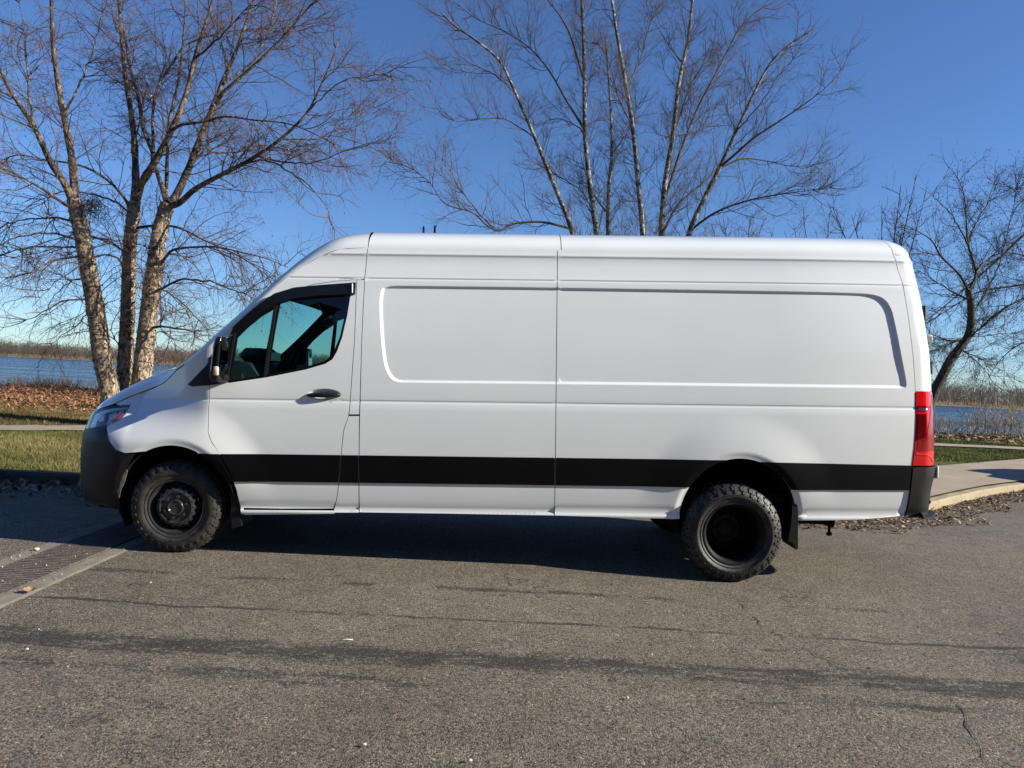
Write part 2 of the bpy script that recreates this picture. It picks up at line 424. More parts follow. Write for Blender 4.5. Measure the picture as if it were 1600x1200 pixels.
def inset0(u, w):
    ins = prof(w)
    kf = .46 * sstep(.84, 1.30, w) + .02
    d = np.maximum(.29 - u, 0)
    ins = ins + kf * (d * d / (d + .12))
    dr = np.maximum(u - 4.7, 0); ins = ins + .035 * (dr ** 2)
    return ins
def feats(s, w):
    o = np.zeros(np.broadcast(s, w).shape)
    if RECESS is not None:
        m_ = (s > 1.4) & (s < 5.9) & (w > 1.2) & (w < 2.25)
        if m_.any():
            ss, ww = s[m_], w[m_]
            sd_ = seg_dist(RECESS, ss, ww); sd_ = np.where(pip(RECESS, ss, ww), -sd_, sd_)
            o[m_] += .014 * sstep(.002, -.020, sd_)
            led = sstep(1.372, 1.380, ww) * sstep(2.99, 3.0, ss) * sstep(5.63, 5.62, ss)
            o[m_] += .003 * led * (sd_ < 0)
    for A, H in ((ARCH_F, .042), (ARCH_R, .028)):
        if A is None: continue
        cx, cz, rx, rz = A
        rr = np.hypot((s - cx) / rx, (w - cz) / rz); d = (rr - 1) * rx
        lip = .011 * sstep(.055, .0, d)
        fall = H * sstep(.36, -.02, d) * sstep(-.02, .42, (w - cz))
        o -= np.where(d < .5, fall - lip, 0)
    if HCUP is not None:
        cx, cz, rx, rz = HCUP
        rr = np.hypot((s - cx) / rx, (w - cz) / rz)
        o += .022 * sstep(1.0, .62, rr)
    # pressed soft line over the door below the window
    return o
def B(s, w, off=0.0, feat=True):
    s = np.asarray(s, float); w = np.asarray(w, float); s, w = np.broadcast_arrays(s, w); s = s.copy(); w = w.copy()
    ph = np.clip((US - s) / LS, 0, math.pi / 2); ur = urear(w)
    pr = np.clip((s - ur) / LSR, 0, math.pi / 2); ext = np.maximum(s - ur - LSR * math.pi / 2, 0)
    u = np.where(s < US, US - (US - unose(w)) * np.sin(ph), np.where(s > ur, ur + LR * np.sin(pr), s))
    i0 = inset0(np.maximum(u, US), w)
    ins = i0 + (HALF - i0) * (1 - np.cos(ph)) + AR * (1 - np.cos(pr)) + ext
    if feat: ins = ins + feats(s, w) * np.cos(ph) * np.cos(pr)
    P = np.stack([u, ins, w], -1)
    return P
def Bn(s, w, feat=True):
    e = .0012
    a = B(s + e, w, feat=feat) - B(s - e, w, feat=feat); b = B(s, w + e, feat=feat) - B(s, w - e, feat=feat)
    n_ = np.cross(a, b); n_ /= np.linalg.norm(n_, axis=-1, keepdims=True) + 1e-12
    return n_
def s_of_u(u, w):
    if u < US:
        return US - LS * math.asin(min(.985, (US - u) / (US - float(unose(w)))))
    ur = float(urear(w))
    if u > ur: return ur + LSR * math.asin(min(.97, (u - ur) / LR))
    return u
def T(x, y):
    """traced photograph point -> (s, w) on the body skin"""
    Y = .05
    for _ in range(14):
        P = w2l(on_y(x, y, Y)); s = s_of_u(P[0], P[2])
        Y = .5 * Y + .5 * float(B(s, P[2], feat=False)[..., 1])
    return (s, float(P[2]))
def TL(pts): return [T(*p) for p in pts]
def resample(poly, step, closed=True):
    out = []; n_ = len(poly)
    for i in range(n_ if closed else n_ - 1):
        a = np.array(poly[i]); b = np.array(poly[(i + 1) % n_]); k = max(1, int(math.ceil(np.linalg.norm(b - a) / step)))
        for j in range(k): out.append(a + (b - a) * j / k)
    if not closed: out.append(np.array(poly[-1]))
    return out
def shrink(poly, d):
    p = np.array(poly); n_ = len(p)
    area = .5 * np.sum(p[:, 0] * np.roll(p[:, 1], -1) - np.roll(p[:, 0], -1) * p[:, 1]); sg = 1 if area > 0 else -1
    e = np.roll(p, -1, 0) - p; L = np.linalg.norm(e, axis=1, keepdims=True) + 1e-9; nn = np.stack([-e[:, 1], e[:, 0]], 1) / L * sg
    v = nn + np.roll(nn, 1, 0); v /= np.maximum(np.sum(v * nn, 1, keepdims=True), .5)
    return [tuple(q) for q in p + v * d]

FEAT_W = [1.13, 1.16, 1.185, 1.195, 1.205, 1.211, 1.216, 1.23, .345, .332, .36, .318, 2.150, 2.158, 2.1625, 2.167, 2.1715, 2.176, 2.183, 2.34, 2.350, 2.356, 2.362, 2.368, 2.376, 2.385]
KEEP = None
def panel(name, poly, mat, holes=(), parent=None, grid=.035, off=0.0, gap=.0028, flange=.022, step=.018, mirror=False, feat=True, sm=0, both=False, lines=()):
    if sm: poly = smooth_poly(poly, sm)
    poly = resample(poly, step)
    if gap:
        sh = shrink(poly, gap)
        if KEEP is not None:
            a_ = np.array(poly); kp = seg_dist(KEEP, a_[:, 0], a_[:, 1], False) < .003
            sh = [tuple(poly[i]) if kp[i] else sh[i] for i in range(len(poly))]
        poly = resample(sh, step)
    poly = [tuple(q) for q in poly]
    holes = [[tuple(q) for q in resample(shrink(resample(h, step), -gap), step)] for h in holes]
    p = np.array(poly); x0, y0 = p.min(0); x1, y1 = p.max(0)
    gx, gy = np.meshgrid(np.arange(x0 + grid * .5, x1, grid), np.arange(y0 + grid * .5, y1, grid)); gx = gx.ravel(); gy = gy.ravel()
    if feat:
        far_ = np.min(np.abs(gy[:, None] - np.array(FEAT_W)[None]), axis=1) > .010; gx, gy = gx[far_], gy[far_]
    extra = []
    if feat:
        for fw in FEAT_W:
            if y0 < fw < y1:
                q = np.arange(x0 + .01, x1, grid); extra.append(np.stack([q, np.full(q.shape, fw)], 1))
        if RECESS is not None:
            for dd in (.004, -.006, -.012, -.018, -.025):
                extra.append(np.array([tuple(q) for q in resample(shrink(RECESS, -dd), .02)]))
        for A in (ARCH_F, ARCH_R):
            if A is None: continue
            cx, cz, rx, rz = A
            for dd in (.012, .03, .045, .06, .08):
                a_ = np.linspace(-.3, math.pi + .3, 120); k = 1 + dd / rx
                extra.append(np.stack([cx + rx * k * np.cos(a_), cz + rz * k * np.sin(a_)], 1))
        if HCUP is not None:
            cx, cz, rx, rz = HCUP
            for k in (1.05, .98, .9, .82, .74, .66, .58, .4, .2):
                a_ = np.linspace(0, 2 * math.pi, 60); extra.append(np.stack([cx + rx * k * np.cos(a_), cz + rz * k * np.sin(a_)], 1))
    for l in lines: extra.append(np.array([tuple(q) for q in resample(l, .02, False)]))
    if extra:
        e_ = np.concatenate(extra); gx = np.concatenate([gx, e_[:, 0]]); gy = np.concatenate([gy, e_[:, 1]])
    ok = pip(poly, gx, gy) & (seg_dist(poly, gx, gy) > step * .35)
    for h in holes: ok &= ~pip(h, gx, gy) & (seg_dist(h, gx, gy) > step * .35)
    pts = list(poly); edges = [(i, (i + 1) % len(poly)) for i in range(len(poly))]
    loops = [list(range(len(poly)))]
    for h in holes:
        b0 = len(pts); pts += h; edges += [(b0 + i, b0 + (i + 1) % len(h)) for i in range(len(h))]; loops.append(list(range(b0, b0 + len(h))))
    pts += list(zip(gx[ok], gy[ok]))
    res = geometry.delaunay_2d_cdt([Vector((float(a), float(b))) for a, b in pts], edges, [], 0, 1e-5, True)
    v2 = np.array([(q[0], q[1]) for q in res[0]]); tri = np.array([list(f) for f in res[2]])
    omap = {}
    for i, o in enumerate(res[3]):
        for k in o: omap[k] = i
    c = v2[tri].mean(1); keep = pip(poly, c[:, 0], c[:, 1])
    for h in holes: keep &= ~pip(h, c[:, 0], c[:, 1])
    tri = tri[keep]
    a, b_, c_ = v2[tri[:, 0]], v2[tri[:, 1]], v2[tri[:, 2]]
    ar = (b_[:, 0] - a[:, 0]) * (c_[:, 1] - a[:, 1]) - (b_[:, 1] - a[:, 1]) * (c_[:, 0] - a[:, 0])
    tri = np.where((ar > 0)[:, None], tri, tri[:, ::-1])
    nn = Bn(v2[:, 0], v2[:, 1], feat); P = B(v2[:, 0], v2[:, 1], feat=feat) + nn * off
    V = [P]; F = [tri]; NN = [nn]; nb = len(P)
    if flange:
        for lp in loops:
            idx = [omap[i] for i in lp if i in omap]
            q = P[idx]; qn = nn[idx]; tang = np.roll(q, -1, 0) - np.roll(q, 1, 0); on = np.cross(tang, qn)
            ctr = q.mean(0); on /= np.linalg.norm(on, axis=1, keepdims=True) + 1e-9
            k = len(idx); V += [q, q - qn * flange]; NN += [on, on]
            for i in range(k):
                j = (i + 1) % k; F.append(np.array([[nb + i, nb + k + i, nb + k + j], [nb + i, nb + k + j, nb + j]]))
            nb += 2 * k
    V = np.concatenate(V); F = np.concatenate(F); NN = np.concatenate(NN)
    def emit(V, F, NN, nm):
        me = bpy.data.meshes.new(nm); me.from_pydata(V.tolist(), [], F.tolist()); me.update()
        me.polygons.foreach_set('use_smooth', [True] * len(me.polygons))
        me.normals_split_custom_set_from_vertices([tuple(q) for q in NN])
        return link(nm, me, parent if parent is not None else van, mat)
    if mirror:
        V = V.copy(); V[:, 1] = 2 * HALF - V[:, 1]; NN = NN * np.array([1, -1, 1]); F = F[:, ::-1]
    return emit(V, F, NN, name)

# ---- features that shape the skin
fc = T(273, 789); rc = T(1153, 806)
ARCH_F = (fc[0] + .005, fc[1] - .02, .455, .49)
ARCH_R = (rc[0], rc[1] - .02, .45, .47)
RECESS = [(float(a), float(b)) for a, b in smooth_poly(TL([(593, 452), (606, 446.5), (640, 446.5), (870, 449.3), (1100, 453), (1325, 457), (1372, 460), (1391, 476), (1399, 508), (1409, 560), (1417, 600), (1415, 607), (1400, 606.5), (870, 600), (640, 598), (617, 597), (606, 585), (599, 565), (594, 510)]), 2)]
RECESS = [tuple(q) for q in resample(RECESS, .03)]
hc = T(506, 616.5); HCUP = (hc[0], hc[1], .132, .046)

def arch_pts(A, a0, a1, n_=24, k=1.0):
    cx, cz, rx, rz = A
    return [(cx + rx * k * math.cos(R(a)), cz + rz * k * math.sin(R(a))) for a in np.linspace(a0, a1, n_)]
# ---- seams (photo traced)
S_DF = TL([(327, 600), (326, 650), (327, 676), (333, 690), (347, 710), (362, 738), (371, 768), (378.5, 794)])
S_DR = TL([(557.5, 437), (554, 530), (550, 585), (546, 640), (544, 652), (537, 672), (534, 700), (531, 745), (526, 780), (522, 795)])
S_DTOP = TL([(332, 556), (349, 535), (368, 515), (390, 496), (412, 479), (436, 463), (462, 452), (492, 444), (522, 439.5), (557.5, 437)])
S_B1 = TL([(575, 387), (573, 400), (570, 433), (566.5, 500), (564, 570), (562, 650), (561, 720), (561, 801)])
S_B2 = TL([(871, 388), (870.6, 450), (869, 600), (868, 700), (866.5, 806)])
S_R = TL([(1391, 388), (1399, 405), (1411, 445), (1420, 500), (1427, 560), (1430.5, 612), (1431, 660), (1428.5, 700), (1425, 728), (1421, 768), (1414, 806)])
WST_T, WST_B = T(562, 711)[1], T(562, 754.5)[1]
WR_T = T(1426, 727)[1]; WR_B = T(1421, 766)[1]
WSILL = T(562, 802)[1]
SILL_R = TL([(1250, 814), (1330, 813), (1414, 806)])
# black window field of the door, its two panes
WIN = TL([(356.5, 598), (417, 589), (477, 577), (508, 568), (519, 561), (526, 549), (534, 527), (542, 493), (547, 462), (547, 450), (508, 450), (461, 456), (430, 466), (406, 482), (383, 501), (367, 518), (362, 545)])
PANE_Q = TL([(359, 594.5), (408, 586.5), (419, 530), (429, 481), (407, 494), (385, 512), (370, 527), (365, 560)])
PANE_D = TL([(418, 584.5), (477, 573), (506, 564.5), (516, 557.5), (522.5, 546), (531, 526), (538.5, 493), (542.5, 462), (500, 462), (462, 465), (437, 473), (430, 510)])
EDGE_PX = [(290, 574), (312, 558), (335, 540), (365, 514.5), (405, 478), (435, 450), (452, 436), (475, 420.5), (503, 404.5), (533, 393.5)]
EDGE = TL([(x - 2, y - 4) for x, y in EDGE_PX])
W_ROOF = 2.42
u_rf = T(575, 387)[0]; u_rr = T(1391, 388)[0]
EDGE_ROOF = [(u_rf, W_ROOF)] + [(u_rf + (u_rr - u_rf) * k / 30, W_ROOF) for k in range(1, 31)]
KEEP = EDGE + EDGE_ROOF
S_B1[0] = (S_B1[0][0], W_ROOF); S_B2[0] = (S_B2[0][0], W_ROOF); S_R[0] = (u_rr, W_ROOF)
HOODSEAM = TL([(180, 631), (205, 619.5), (240, 606.5), (256, 598.5), (267, 588.5), (276, 578.5), (286, 572)])
HL = TL([(150, 643), (176, 634.5), (204, 632), (197, 646), (186, 657), (166, 666)])

# fender: between hood seam, bumper and door
hl_in = [T(204, 632), T(197, 646), T(186, 657), T(166, 666)]
bumper_seam = TL([(166, 667), (173, 691), (184, 703), (200, 707.5), (214, 708.5)])
arch_fw = arch_pts(ARCH_F, 148, 41, 22)
fend = [HOODSEAM[0]] + HOODSEAM[1:] + [EDGE[0], EDGE[1], EDGE[2], S_DTOP[0]] + TL([(327, 600)]) + S_DF[1:4] + [T(349, 711)]
zt = WST_T
arch_top = [q for q in arch_pts(ARCH_F, 170, 10, 60) if q[1] > zt]
fend += [(arch_top[-1][0], zt)] + arch_top[::-1] + bumper_seam[::-1][1:] + hl_in[::-1][1:] + TL([(186, 633.2)])
panel('front_fender', fend, PAINT)
tri = TL([(294, 601), (300, 604), (326, 602), (326, 560), (331, 557), (322, 572)])
# front door
dseam = S_DF
door = [T(332, 556)] + S_DTOP[1:] + S_DR[1:] + [T(500, 795.3), T(440, 795)] + S_DF[::-1]
door_o = panel('front_door', door, PAINT, holes=[WIN], sm=0)
panel('window_frame', shrink(WIN, -.001), GLOSSB, holes=[PANE_Q, PANE_D], parent=door_o, off=-.003, gap=0, feat=False)
gq = panel('quarter_glass', shrink(PANE_Q, -.006), GLASS, parent=door_o, off=-.012, gap=0, flange=0, feat=False, grid=.06)
gd = panel('window_glass', shrink(PANE_D, -.006), GLASS, parent=door_o, off=-.015, gap=0, flange=0, feat=False, grid=.06)
bar1 = TL([(352, 598), (356, 597.5), (369, 520), (366, 518)])
panel('window_bar', bar1, PLASTIC, parent=door_o, off=.008, gap=0, feat=False)
bar2 = TL([(412, 588.5), (416.5, 588), (434, 472), (429, 474)])
panel('window_bar', bar2, PLASTIC, parent=door_o, off=.006, gap=0, feat=False)
visor = TL([(556.5, 442.5), (508, 446), (461, 450.5), (430, 460), (406, 476.5), (383, 495.5), (366, 512), (362, 524), (385, 509), (408, 492), (432, 477), (462, 467), (500, 463), (540, 461), (555, 460.5)])
panel('window_visor', visor, GLOSSB, parent=door_o, off=.026, gap=0, feat=False, flange=.03)
MBv = MB(); q = B(*T(551.5, 451), feat=False); 
MBv.box((0, 0, 0), (.012, .008, .075), bev=.003)
o = MBv.build('visor_clip', CHROME, door_o); o.location = (q[0], q[1] - .031, q[2])
panel('mirror_base', tri, PLASTIC, off=.004, gap=0, feat=False)
panel('mirror_base', TL([(326, 602), (352, 598.5), (357, 560), (365, 524), (357, 527), (332, 556), (326, 562)]), PLASTIC, parent=door_o, off=.005, gap=0, feat=False)
# pillar panels behind the door
panel('pillar_panel', [S_DR[0]] + S_DR[1:4] + [T(545, 648)] + [T(561.5, 648)] + S_B1[::-1][3:6] + [T(569.5, 437)], PAINT)
panel('pillar_cover', [T(544.5, 649.5)] + S_DR[5:] + [T(522, 801.5), T(560.5, 801.5)] + [T(561, 720), T(561.5, 649.5)], PAINT)
# side sill under the door, with the lip that runs forward of it
panel('door_sill', TL([(372, 757), (379.5, 796.6), (523, 797.6), (523, 803), (384, 804.5), (377, 803), (371, 770)]), PAINT, gap=.001)
# cap over the cab side (between door top and roof edge)
capp = [S_DTOP[i] for i in range(2, 10)] + [T(569.5, 436)] + S_B1[2:0:-1] + [(u_rf, W_ROOF)] + EDGE[::-1][:8]
panel('cab_side_cap', [S_DTOP[0], S_DTOP[1]] + capp[:-0 or None] + [EDGE[1]] if False else [S_DTOP[0]] + S_DTOP[1:] + [T(569.5, 436)] + S_B1[2:0:-1] + [(u_rf, W_ROOF)] + EDGE[::-1][:8], PAINT)
# long side panels
archr_top = [q for q in arch_pts(ARCH_R, 175, 5, 90)]
p1 = S_B1 + [T(700, 803), (S_B2[-1][0], T(866, 806)[1])] + S_B2[::-1]
panel('side_panel', p1, PAINT)
ar = [q for q in arch_pts(ARCH_R, 200, -20, 110)]
la = min(ar, key=lambda q: abs(q[1] - T(1059, 811)[1]) + (0 if q[0] < ARCH_R[0] else 9))
ra = min(ar, key=lambda q: abs(q[1] - T(1248, 815)[1]) + (0 if q[0] > ARCH_R[0] else 9))
il, ir = ar.index(la), ar.index(ra)
p2 = [(S_B2[-1][0], T(866, 806)[1]), T(980, 809.5)] + ar[il:ir + 1] + SILL_R + S_R[::-1][1:] + S_B2[:-1]
panel('rear_side_panel', p2, PAINT)
# rear corner, tail lamp and rear bumper corner
s_end = lambda w: float(urear(w)) + LSR * math.pi / 2 + .02
wl_t, wl_b = T(1430.5, 612)[1], T(1425.5, 728)[1]
corner = S_R[:6] + [(s_end(wl_t), wl_t)] + [(s_end(w), w) for w in np.linspace(wl_t + .1, W_ROOF, 12)]
panel('rear_pillar', corner, PAINT)
lamp = S_R[5:9] + [(s_end(wl_b) - .10, wl_b)] + [(s_end(w) - .10, w) for w in np.linspace(wl_b + .1, wl_t, 6)]
lamp_o = panel('tail_light', lamp, REDL, off=.004)
lw = lambda a: wl_t + (wl_b - wl_t) * a
ls = lambda a, k: np.interp(lw(a), [q[1] for q in S_R[5:9]][::-1], [q[0] for q in S_R[5:9]][::-1]) + k
panel('lamp_cell', [(ls(.19, .012), lw(.19)), (ls(.19, .10), lw(.19)), (ls(.27, .10), lw(.27)), (ls(.27, .012), lw(.27))], REDD, parent=lamp_o, off=.0065, gap=0, feat=False, flange=.003)
panel('lamp_cell', [(ls(.30, .012), lw(.30)), (ls(.30, .095), lw(.30)), (ls(.55, .095), lw(.55)), (ls(.62, .075), lw(.62)), (ls(.66, .012), lw(.66))], REDD, parent=lamp_o, off=.0065, gap=0, feat=False, flange=.003)
panel('lamp_cell', [(ls(.66, .022), lw(.66)), (ls(.62, .085), lw(.62)), (ls(.56, .105), lw(.56)), (ls(.03, .21), lw(.03)), (ls(.03, .36), lw(.03)), (ls(.80, .36), lw(.80)), (ls(.80, .02), lw(.80))], simple('crimson_lens', (.25, .004, .007), .12, coat=.8), parent=lamp_o, off=.006, gap=0, feat=False, flange=.003)
panel('lamp_edge', [(ls(.83, .015), lw(.83)), (ls(.835, .12), lw(.835)), (ls(.87, .19), lw(.87)), (ls(.95, .235), lw(.95)), (ls(.955, .215), lw(.955)), (ls(.885, .175), lw(.885)), (ls(.852, .11), lw(.852)), (ls(.847, .015), lw(.847))], REDP, parent=lamp_o, off=.0075, gap=0, feat=False, flange=.003)
# rear doors (closed flat back)
sd_w = np.linspace(.42, W_ROOF, 18)
rd = [(s_end(w) + (.0 if w > wl_t or w < wl_b else -.10) + .004, w) for w in sd_w]
sc = lambda w: float(urear(w)) + LSR * math.pi / 2 + (HALF - AR - float(inset0(np.array(urear(w)), np.array(w))))
rdp = rd + [(sc(w) - .004, w) for w in sd_w[::-1]]
for mi in (False, True):
    d_ = panel('rear_door', rdp, PAINT, feat=False, grid=.08, mirror=mi)
    if not mi: rear_door_o = d_
    wn = [(s_end(w) + .12, w) for w in (1.45, 2.05)] + [(sc(w) - .10, w) for w in (2.05, 1.45)]
    panel('rear_window', smooth_poly(wn, 2), GLOSSB, parent=d_, off=.004, gap=0, feat=False, grid=.08, mirror=mi)
    panel('number_plate' if False else 'door_trim', [(s_end(1.0) + .03, .98), (s_end(1.0) + .03, .93), (sc(.95) - .02, .93), (sc(.95) - .02, .98)], PLASTIC, parent=d_, off=.006, gap=0, feat=False, grid=.08, mirror=mi)
# rear bumper
rb = TL([(1425, 729.5), (1421, 768), (1414, 807), (1408, 809)]) + [(s_end(.36), .345), (sc(.36), .345), (sc(.5), .50), (s_end(.5) + .02, .50), (s_end(.7) - .04, .66), (s_end(.75) - .06, wl_b - .004)]
rbm = panel('rear_bumper', rb, PLASTIC, off=.012, feat=False)
panel('rear_bumper_step', [(T(1414, 806)[0] + .06, .375), (s_end(.38), .36), (sc(.36), .36), (sc(.33), .31), (s_end(.33), .315), (T(1414, 806)[0] + .12, .335)], PLASTIC, parent=rbm, off=.055, feat=False, flange=.06)
# rub strips (black), one per panel
def strip(nm, poly, parent=None): return panel(nm, poly, STRIPE, off=.009, gap=.002, flange=.012, parent=parent)
a_r = lambda w: ARCH_F[0] + ARCH_F[2] * math.cos(math.asin(max(-1, min(1, (w - ARCH_F[1]) / ARCH_F[3]))))
sdf = np.array(S_DF)
fx = lambda w: float(np.interp(w, sdf[::-1, 1], sdf[::-1, 0]))
ws_ = np.linspace(WST_T, WST_B, 8)
strip('wheel_arch_trim', [(a_r(w) + .002, w) for w in np.linspace(WST_T, WST_B - .14, 12)] + [(fx(WST_B - .14) - .03, WST_B - .14), (fx(WST_B) - .022, WST_B)] + [(fx(w) - .003, w) for w in ws_[::-1]])
drx = lambda w: float(np.interp(w, np.array(S_DR)[::-1, 1], np.array(S_DR)[::-1, 0]))
strip('rub_strip', [(fx(w) + .003, w) for w in ws_] + [(drx(w) - .003, w) for w in ws_[::-1]], door_o)
strip('rub_strip', [(drx(w) + .003, w) for w in ws_] + [(T(561, 720)[0] - .003, WST_B), (T(561, 720)[0] - .003, WST_T)])
sb2 = T(867.5, 735)[0]
strip('rub_strip', [(T(561, 720)[0] + .003, WST_T), (T(561, 720)[0] + .003, WST_B), (sb2 - .003, WST_B), (sb2 - .003, WST_T)])
a_rl = lambda w, sg, k=1.0: ARCH_R[0] + sg * ARCH_R[2] * k * math.cos(math.asin(max(-1, min(1, (w - ARCH_R[1]) / (ARCH_R[3] * k)))))
strip('rub_strip', [(sb2 + .003, WST_T), (sb2 + .003, WST_B)] + [(a_rl(w, -1) - .002, w) for w in ws_[::-1]])
sr_ = lambda w: float(np.interp(w, np.array(S_R)[::-1, 1], np.array(S_R)[::-1, 0]))
wr_ = np.linspace(WR_T, WR_B, 8)
strip('rub_strip', [(a_rl(w, 1) + .002, w) for w in np.linspace(WST_T - .01, WST_B - .01, 8)] + [(sr_(WR_B) - .004, WR_B), (sr_(WR_T) - .004, WR_T)])
# front bumper and headlight (wrap round to the centre line)
s_c = US - LS * math.pi / 2
fb = [(s_c, .88), T(143, 668), T(166, 667)] + bumper_seam[1:] + [q for q in arch_pts(ARCH_F, 150, 188, 14)] + TL([(186, 797), (172, 794), (160, 790)]) + [(US - LS * .75, .30), (US - LS * 1.1, .27), (s_c, .26)]
fbo = panel('front_bumper', fb, PLASTIC, off=.006)
panel('bumper_scuff', TL([(198, 727), (200, 737), (196, 752), (190, 765), (187, 780), (184, 770), (186, 752), (192, 738)]), simple('worn_plastic', (.16, .14, .115), .8, noise=.4, nscale=25), parent=fbo, off=.009, gap=0, feat=False, flange=.004)
panel('fog_lamp_bezel', [(US - LS * .78, .42), (US - LS * .78, .50), (US - LS * 1.05, .52), (US - LS * 1.05, .42)], simple('grey_bezel', (.06, .06, .065), .5), parent=fbo, off=.012, gap=0, feat=False, flange=.01)
s_h = US - LS * 1.02
hlp = [(s_h, .905), (s_h, 1.05)] + TL([(153, 640.5), (176, 634.5), (204, 632), (197, 646), (186, 657), (166, 666)]) + TL([(150, 668)])
hl_o = panel('headlight', hlp, LENS, off=.006, feat=False, flange=.015)
panel('lamp_housing', shrink(resample(hlp, .02), .004), REFLECT, parent=hl_o, off=-.028, gap=0, feat=False, flange=0)
panel('side_reflector', TL([(172, 658.5), (190, 644.5), (193, 645.5), (186, 654), (176, 660)]), AMBER, parent=hl_o, off=.0, gap=0, feat=False, flange=.004)
panel('lamp_bar', TL([(160.5, 657), (163, 640), (166.5, 639), (164, 657)]), simple('lamp_black', (.02, .02, .022), .3), parent=hl_o, off=-.012, gap=0, feat=False, flange=.03)
panel('lamp_surround', TL([(146, 668), (150, 659), (160, 657), (166, 666)]), simple('lamp_grey', (.05, .05, .055), .4), parent=hl_o, off=-.008, gap=0, feat=False, flange=.02)
panel('lamp_trim', TL([(156, 642), (176, 637.5), (200, 635), (196, 638), (176, 641.5), (158, 647)]), simple('lamp_silver', (.5, .53, .57), .25, metal=.6), parent=hl_o, off=-.006, gap=0, feat=False, flange=.01)
panel('radiator_grille', [(s_h - .01, 1.05), (s_h - .01, .90), (s_c, .885), (s_c, 1.02)], PLASTIC, feat=False, gap=.002)

# ---- lofted tops
def cross(Epts, cl, mat, nm, bulge, nrm, n_t=16, parent=None, t0=0.0, t1=1.0, off=0):
    """cross-sections from near edge (t 0) over the centre line (t 1) to the far edge (t 2)"""
    Epts = np.array(Epts); rows = []; tmax = 2 - t0 if t1 >= 1 else t1
    ts = np.linspace(t0, tmax, 2 * n_t + 1) if t1 >= 1 else np.linspace(t0, t1, n_t + 1)
    for i, e in enumerate(Epts):
        row = []; b = bulge[i]
        P0 = np.array([e[1], 0.]); P1 = np.array([e[1] + .13 * b, .50 * b]); P2 = np.array([e[1] + 1.1 * b, b * 1.02]); P3 = np.array([HALF, b])
        for t in ts:
            k = t if t <= 1 else 2 - t
            q = (1 - k)**3 * P0 + 3 * k * (1 - k)**2 * P1 + 3 * k * k * (1 - k) * P2 + k**3 * P3
            p = np.array([e[0], q[0], e[2]]) + nrm[i] * (q[1] + off) + np.array(cl[i]) * k * k
            if t > 1: p[1] = 2 * HALF - p[1]
            row.append(p)
        rows.append(row)
    V = np.array(rows); nr, nc = V.shape[:2]; V = V.reshape(-1, 3)
    F = [(i * nc + j, (i + 1) * nc + j, (i + 1) * nc + j + 1, i * nc + j + 1) for i in range(nr - 1) for j in range(nc - 1)]
    me = bpy.data.meshes.new(nm); me.from_pydata(V.tolist(), [], F); me.update()
    o = link(nm, me, parent or van, mat, True)
    nz = sum(p.normal.dot(Vector(nrm[len(nrm) // 2])) for p in me.polygons)
    if nz < 0: me.flip_normals()
    return o
edge3 = np.array([B(*q, feat=False) for q in EDGE]); 
roof3 = np.array([B(*q, feat=False) for q in EDGE_ROOF])
def dens(P, k=4):
    t = np.arange(len(P)); tt = np.linspace(0, len(P) - 1, (len(P) - 1) * k + 1)
    out = []
    for x in tt:
        i = min(int(x), len(P) - 2); f = x - i
        p0, p1, p2, p3 = P[max(i - 1, 0)], P[i], P[i + 1], P[min(i + 2, len(P) - 1)]
        out.append(.5 * ((2 * p1) + (p2 - p0) * f + (2 * p0 - 5 * p1 + 4 * p2 - p3) * f**2 + (3 * p1 - p0 - 3 * p2 + p3) * f**3))
    return np.array(out)
full = dens(np.concatenate([edge3, roof3[:4]]))
def perp(P):
    t = np.gradient(P, axis=0); t[:, 1] = 0; t /= np.linalg.norm(t, axis=1, keepdims=True); return np.stack([-t[:, 2], 0 * t[:, 0], t[:, 0]], 1)
fn = perp(full)
iw = 6 * 4; ic = 10 * 4
ws = full[:iw + 1]; wn_ = fn[:iw + 1]
wcl = [(-.10 * math.sin(math.pi * min(1, i / iw + .35) * .7), 0, 0) for i in range(iw + 1)]; wb = [.05 + .06 * min(1, i / 9) for i in range(iw + 1)]
cross(ws, wcl, WSGLASS, 'windscreen', wb, wn_, 18, t0=.22)
cross(ws, wcl, PAINT, 'windscreen_pillar', wb, wn_, 8, t1=.23, off=.001)
_fp = cross(ws, wcl, PAINT, 'windscreen_pillar', wb, wn_, 8, t1=.23, off=.001)
def flip_far(o):
    for v_ in o.data.vertices: v_.co.y = 2 * HALF - v_.co.y
    o.data.flip_normals()
flip_far(_fp)
for far in (False, True):
    o = cross(ws, wcl, DARK, 'pillar_trim', wb, wn_, 8, t1=.27, off=-.018)
    if far: flip_far(o)
cap = full[iw:ic + 1]; cn_ = fn[iw:ic + 1]
lift = np.linspace(.11, .225, len(cap))
cross(cap, [(-.06, 0, 0)] * len(cap), PAINT, 'roof_cap', lift, cn_, 18)
rf = roof3; rn_ = np.tile(np.array([[0, 0, 1.]]), (len(rf), 1))
seamk = int(round((S_B2[0][0] - u_rf) / (u_rr - u_rf) * 30))
rf_a = rf[:seamk + 1].copy(); rf_a[0, 0] += .004; rf_a[-1, 0] -= .003
rf_b = rf[seamk:].copy(); rf_b[0, 0] += .003
cross(rf_a, [(0, 0, 0)] * len(rf_a), PAINT, 'roof_panel', [.225] * len(rf_a), rn_[:len(rf_a)], 24)
lb = [.225] * len(rf_b)
cross(rf_b, [(0, 0, 0)] * len(rf_b), PAINT, 'roof_panel', lb, rn_[:len(rf_b)], 24)
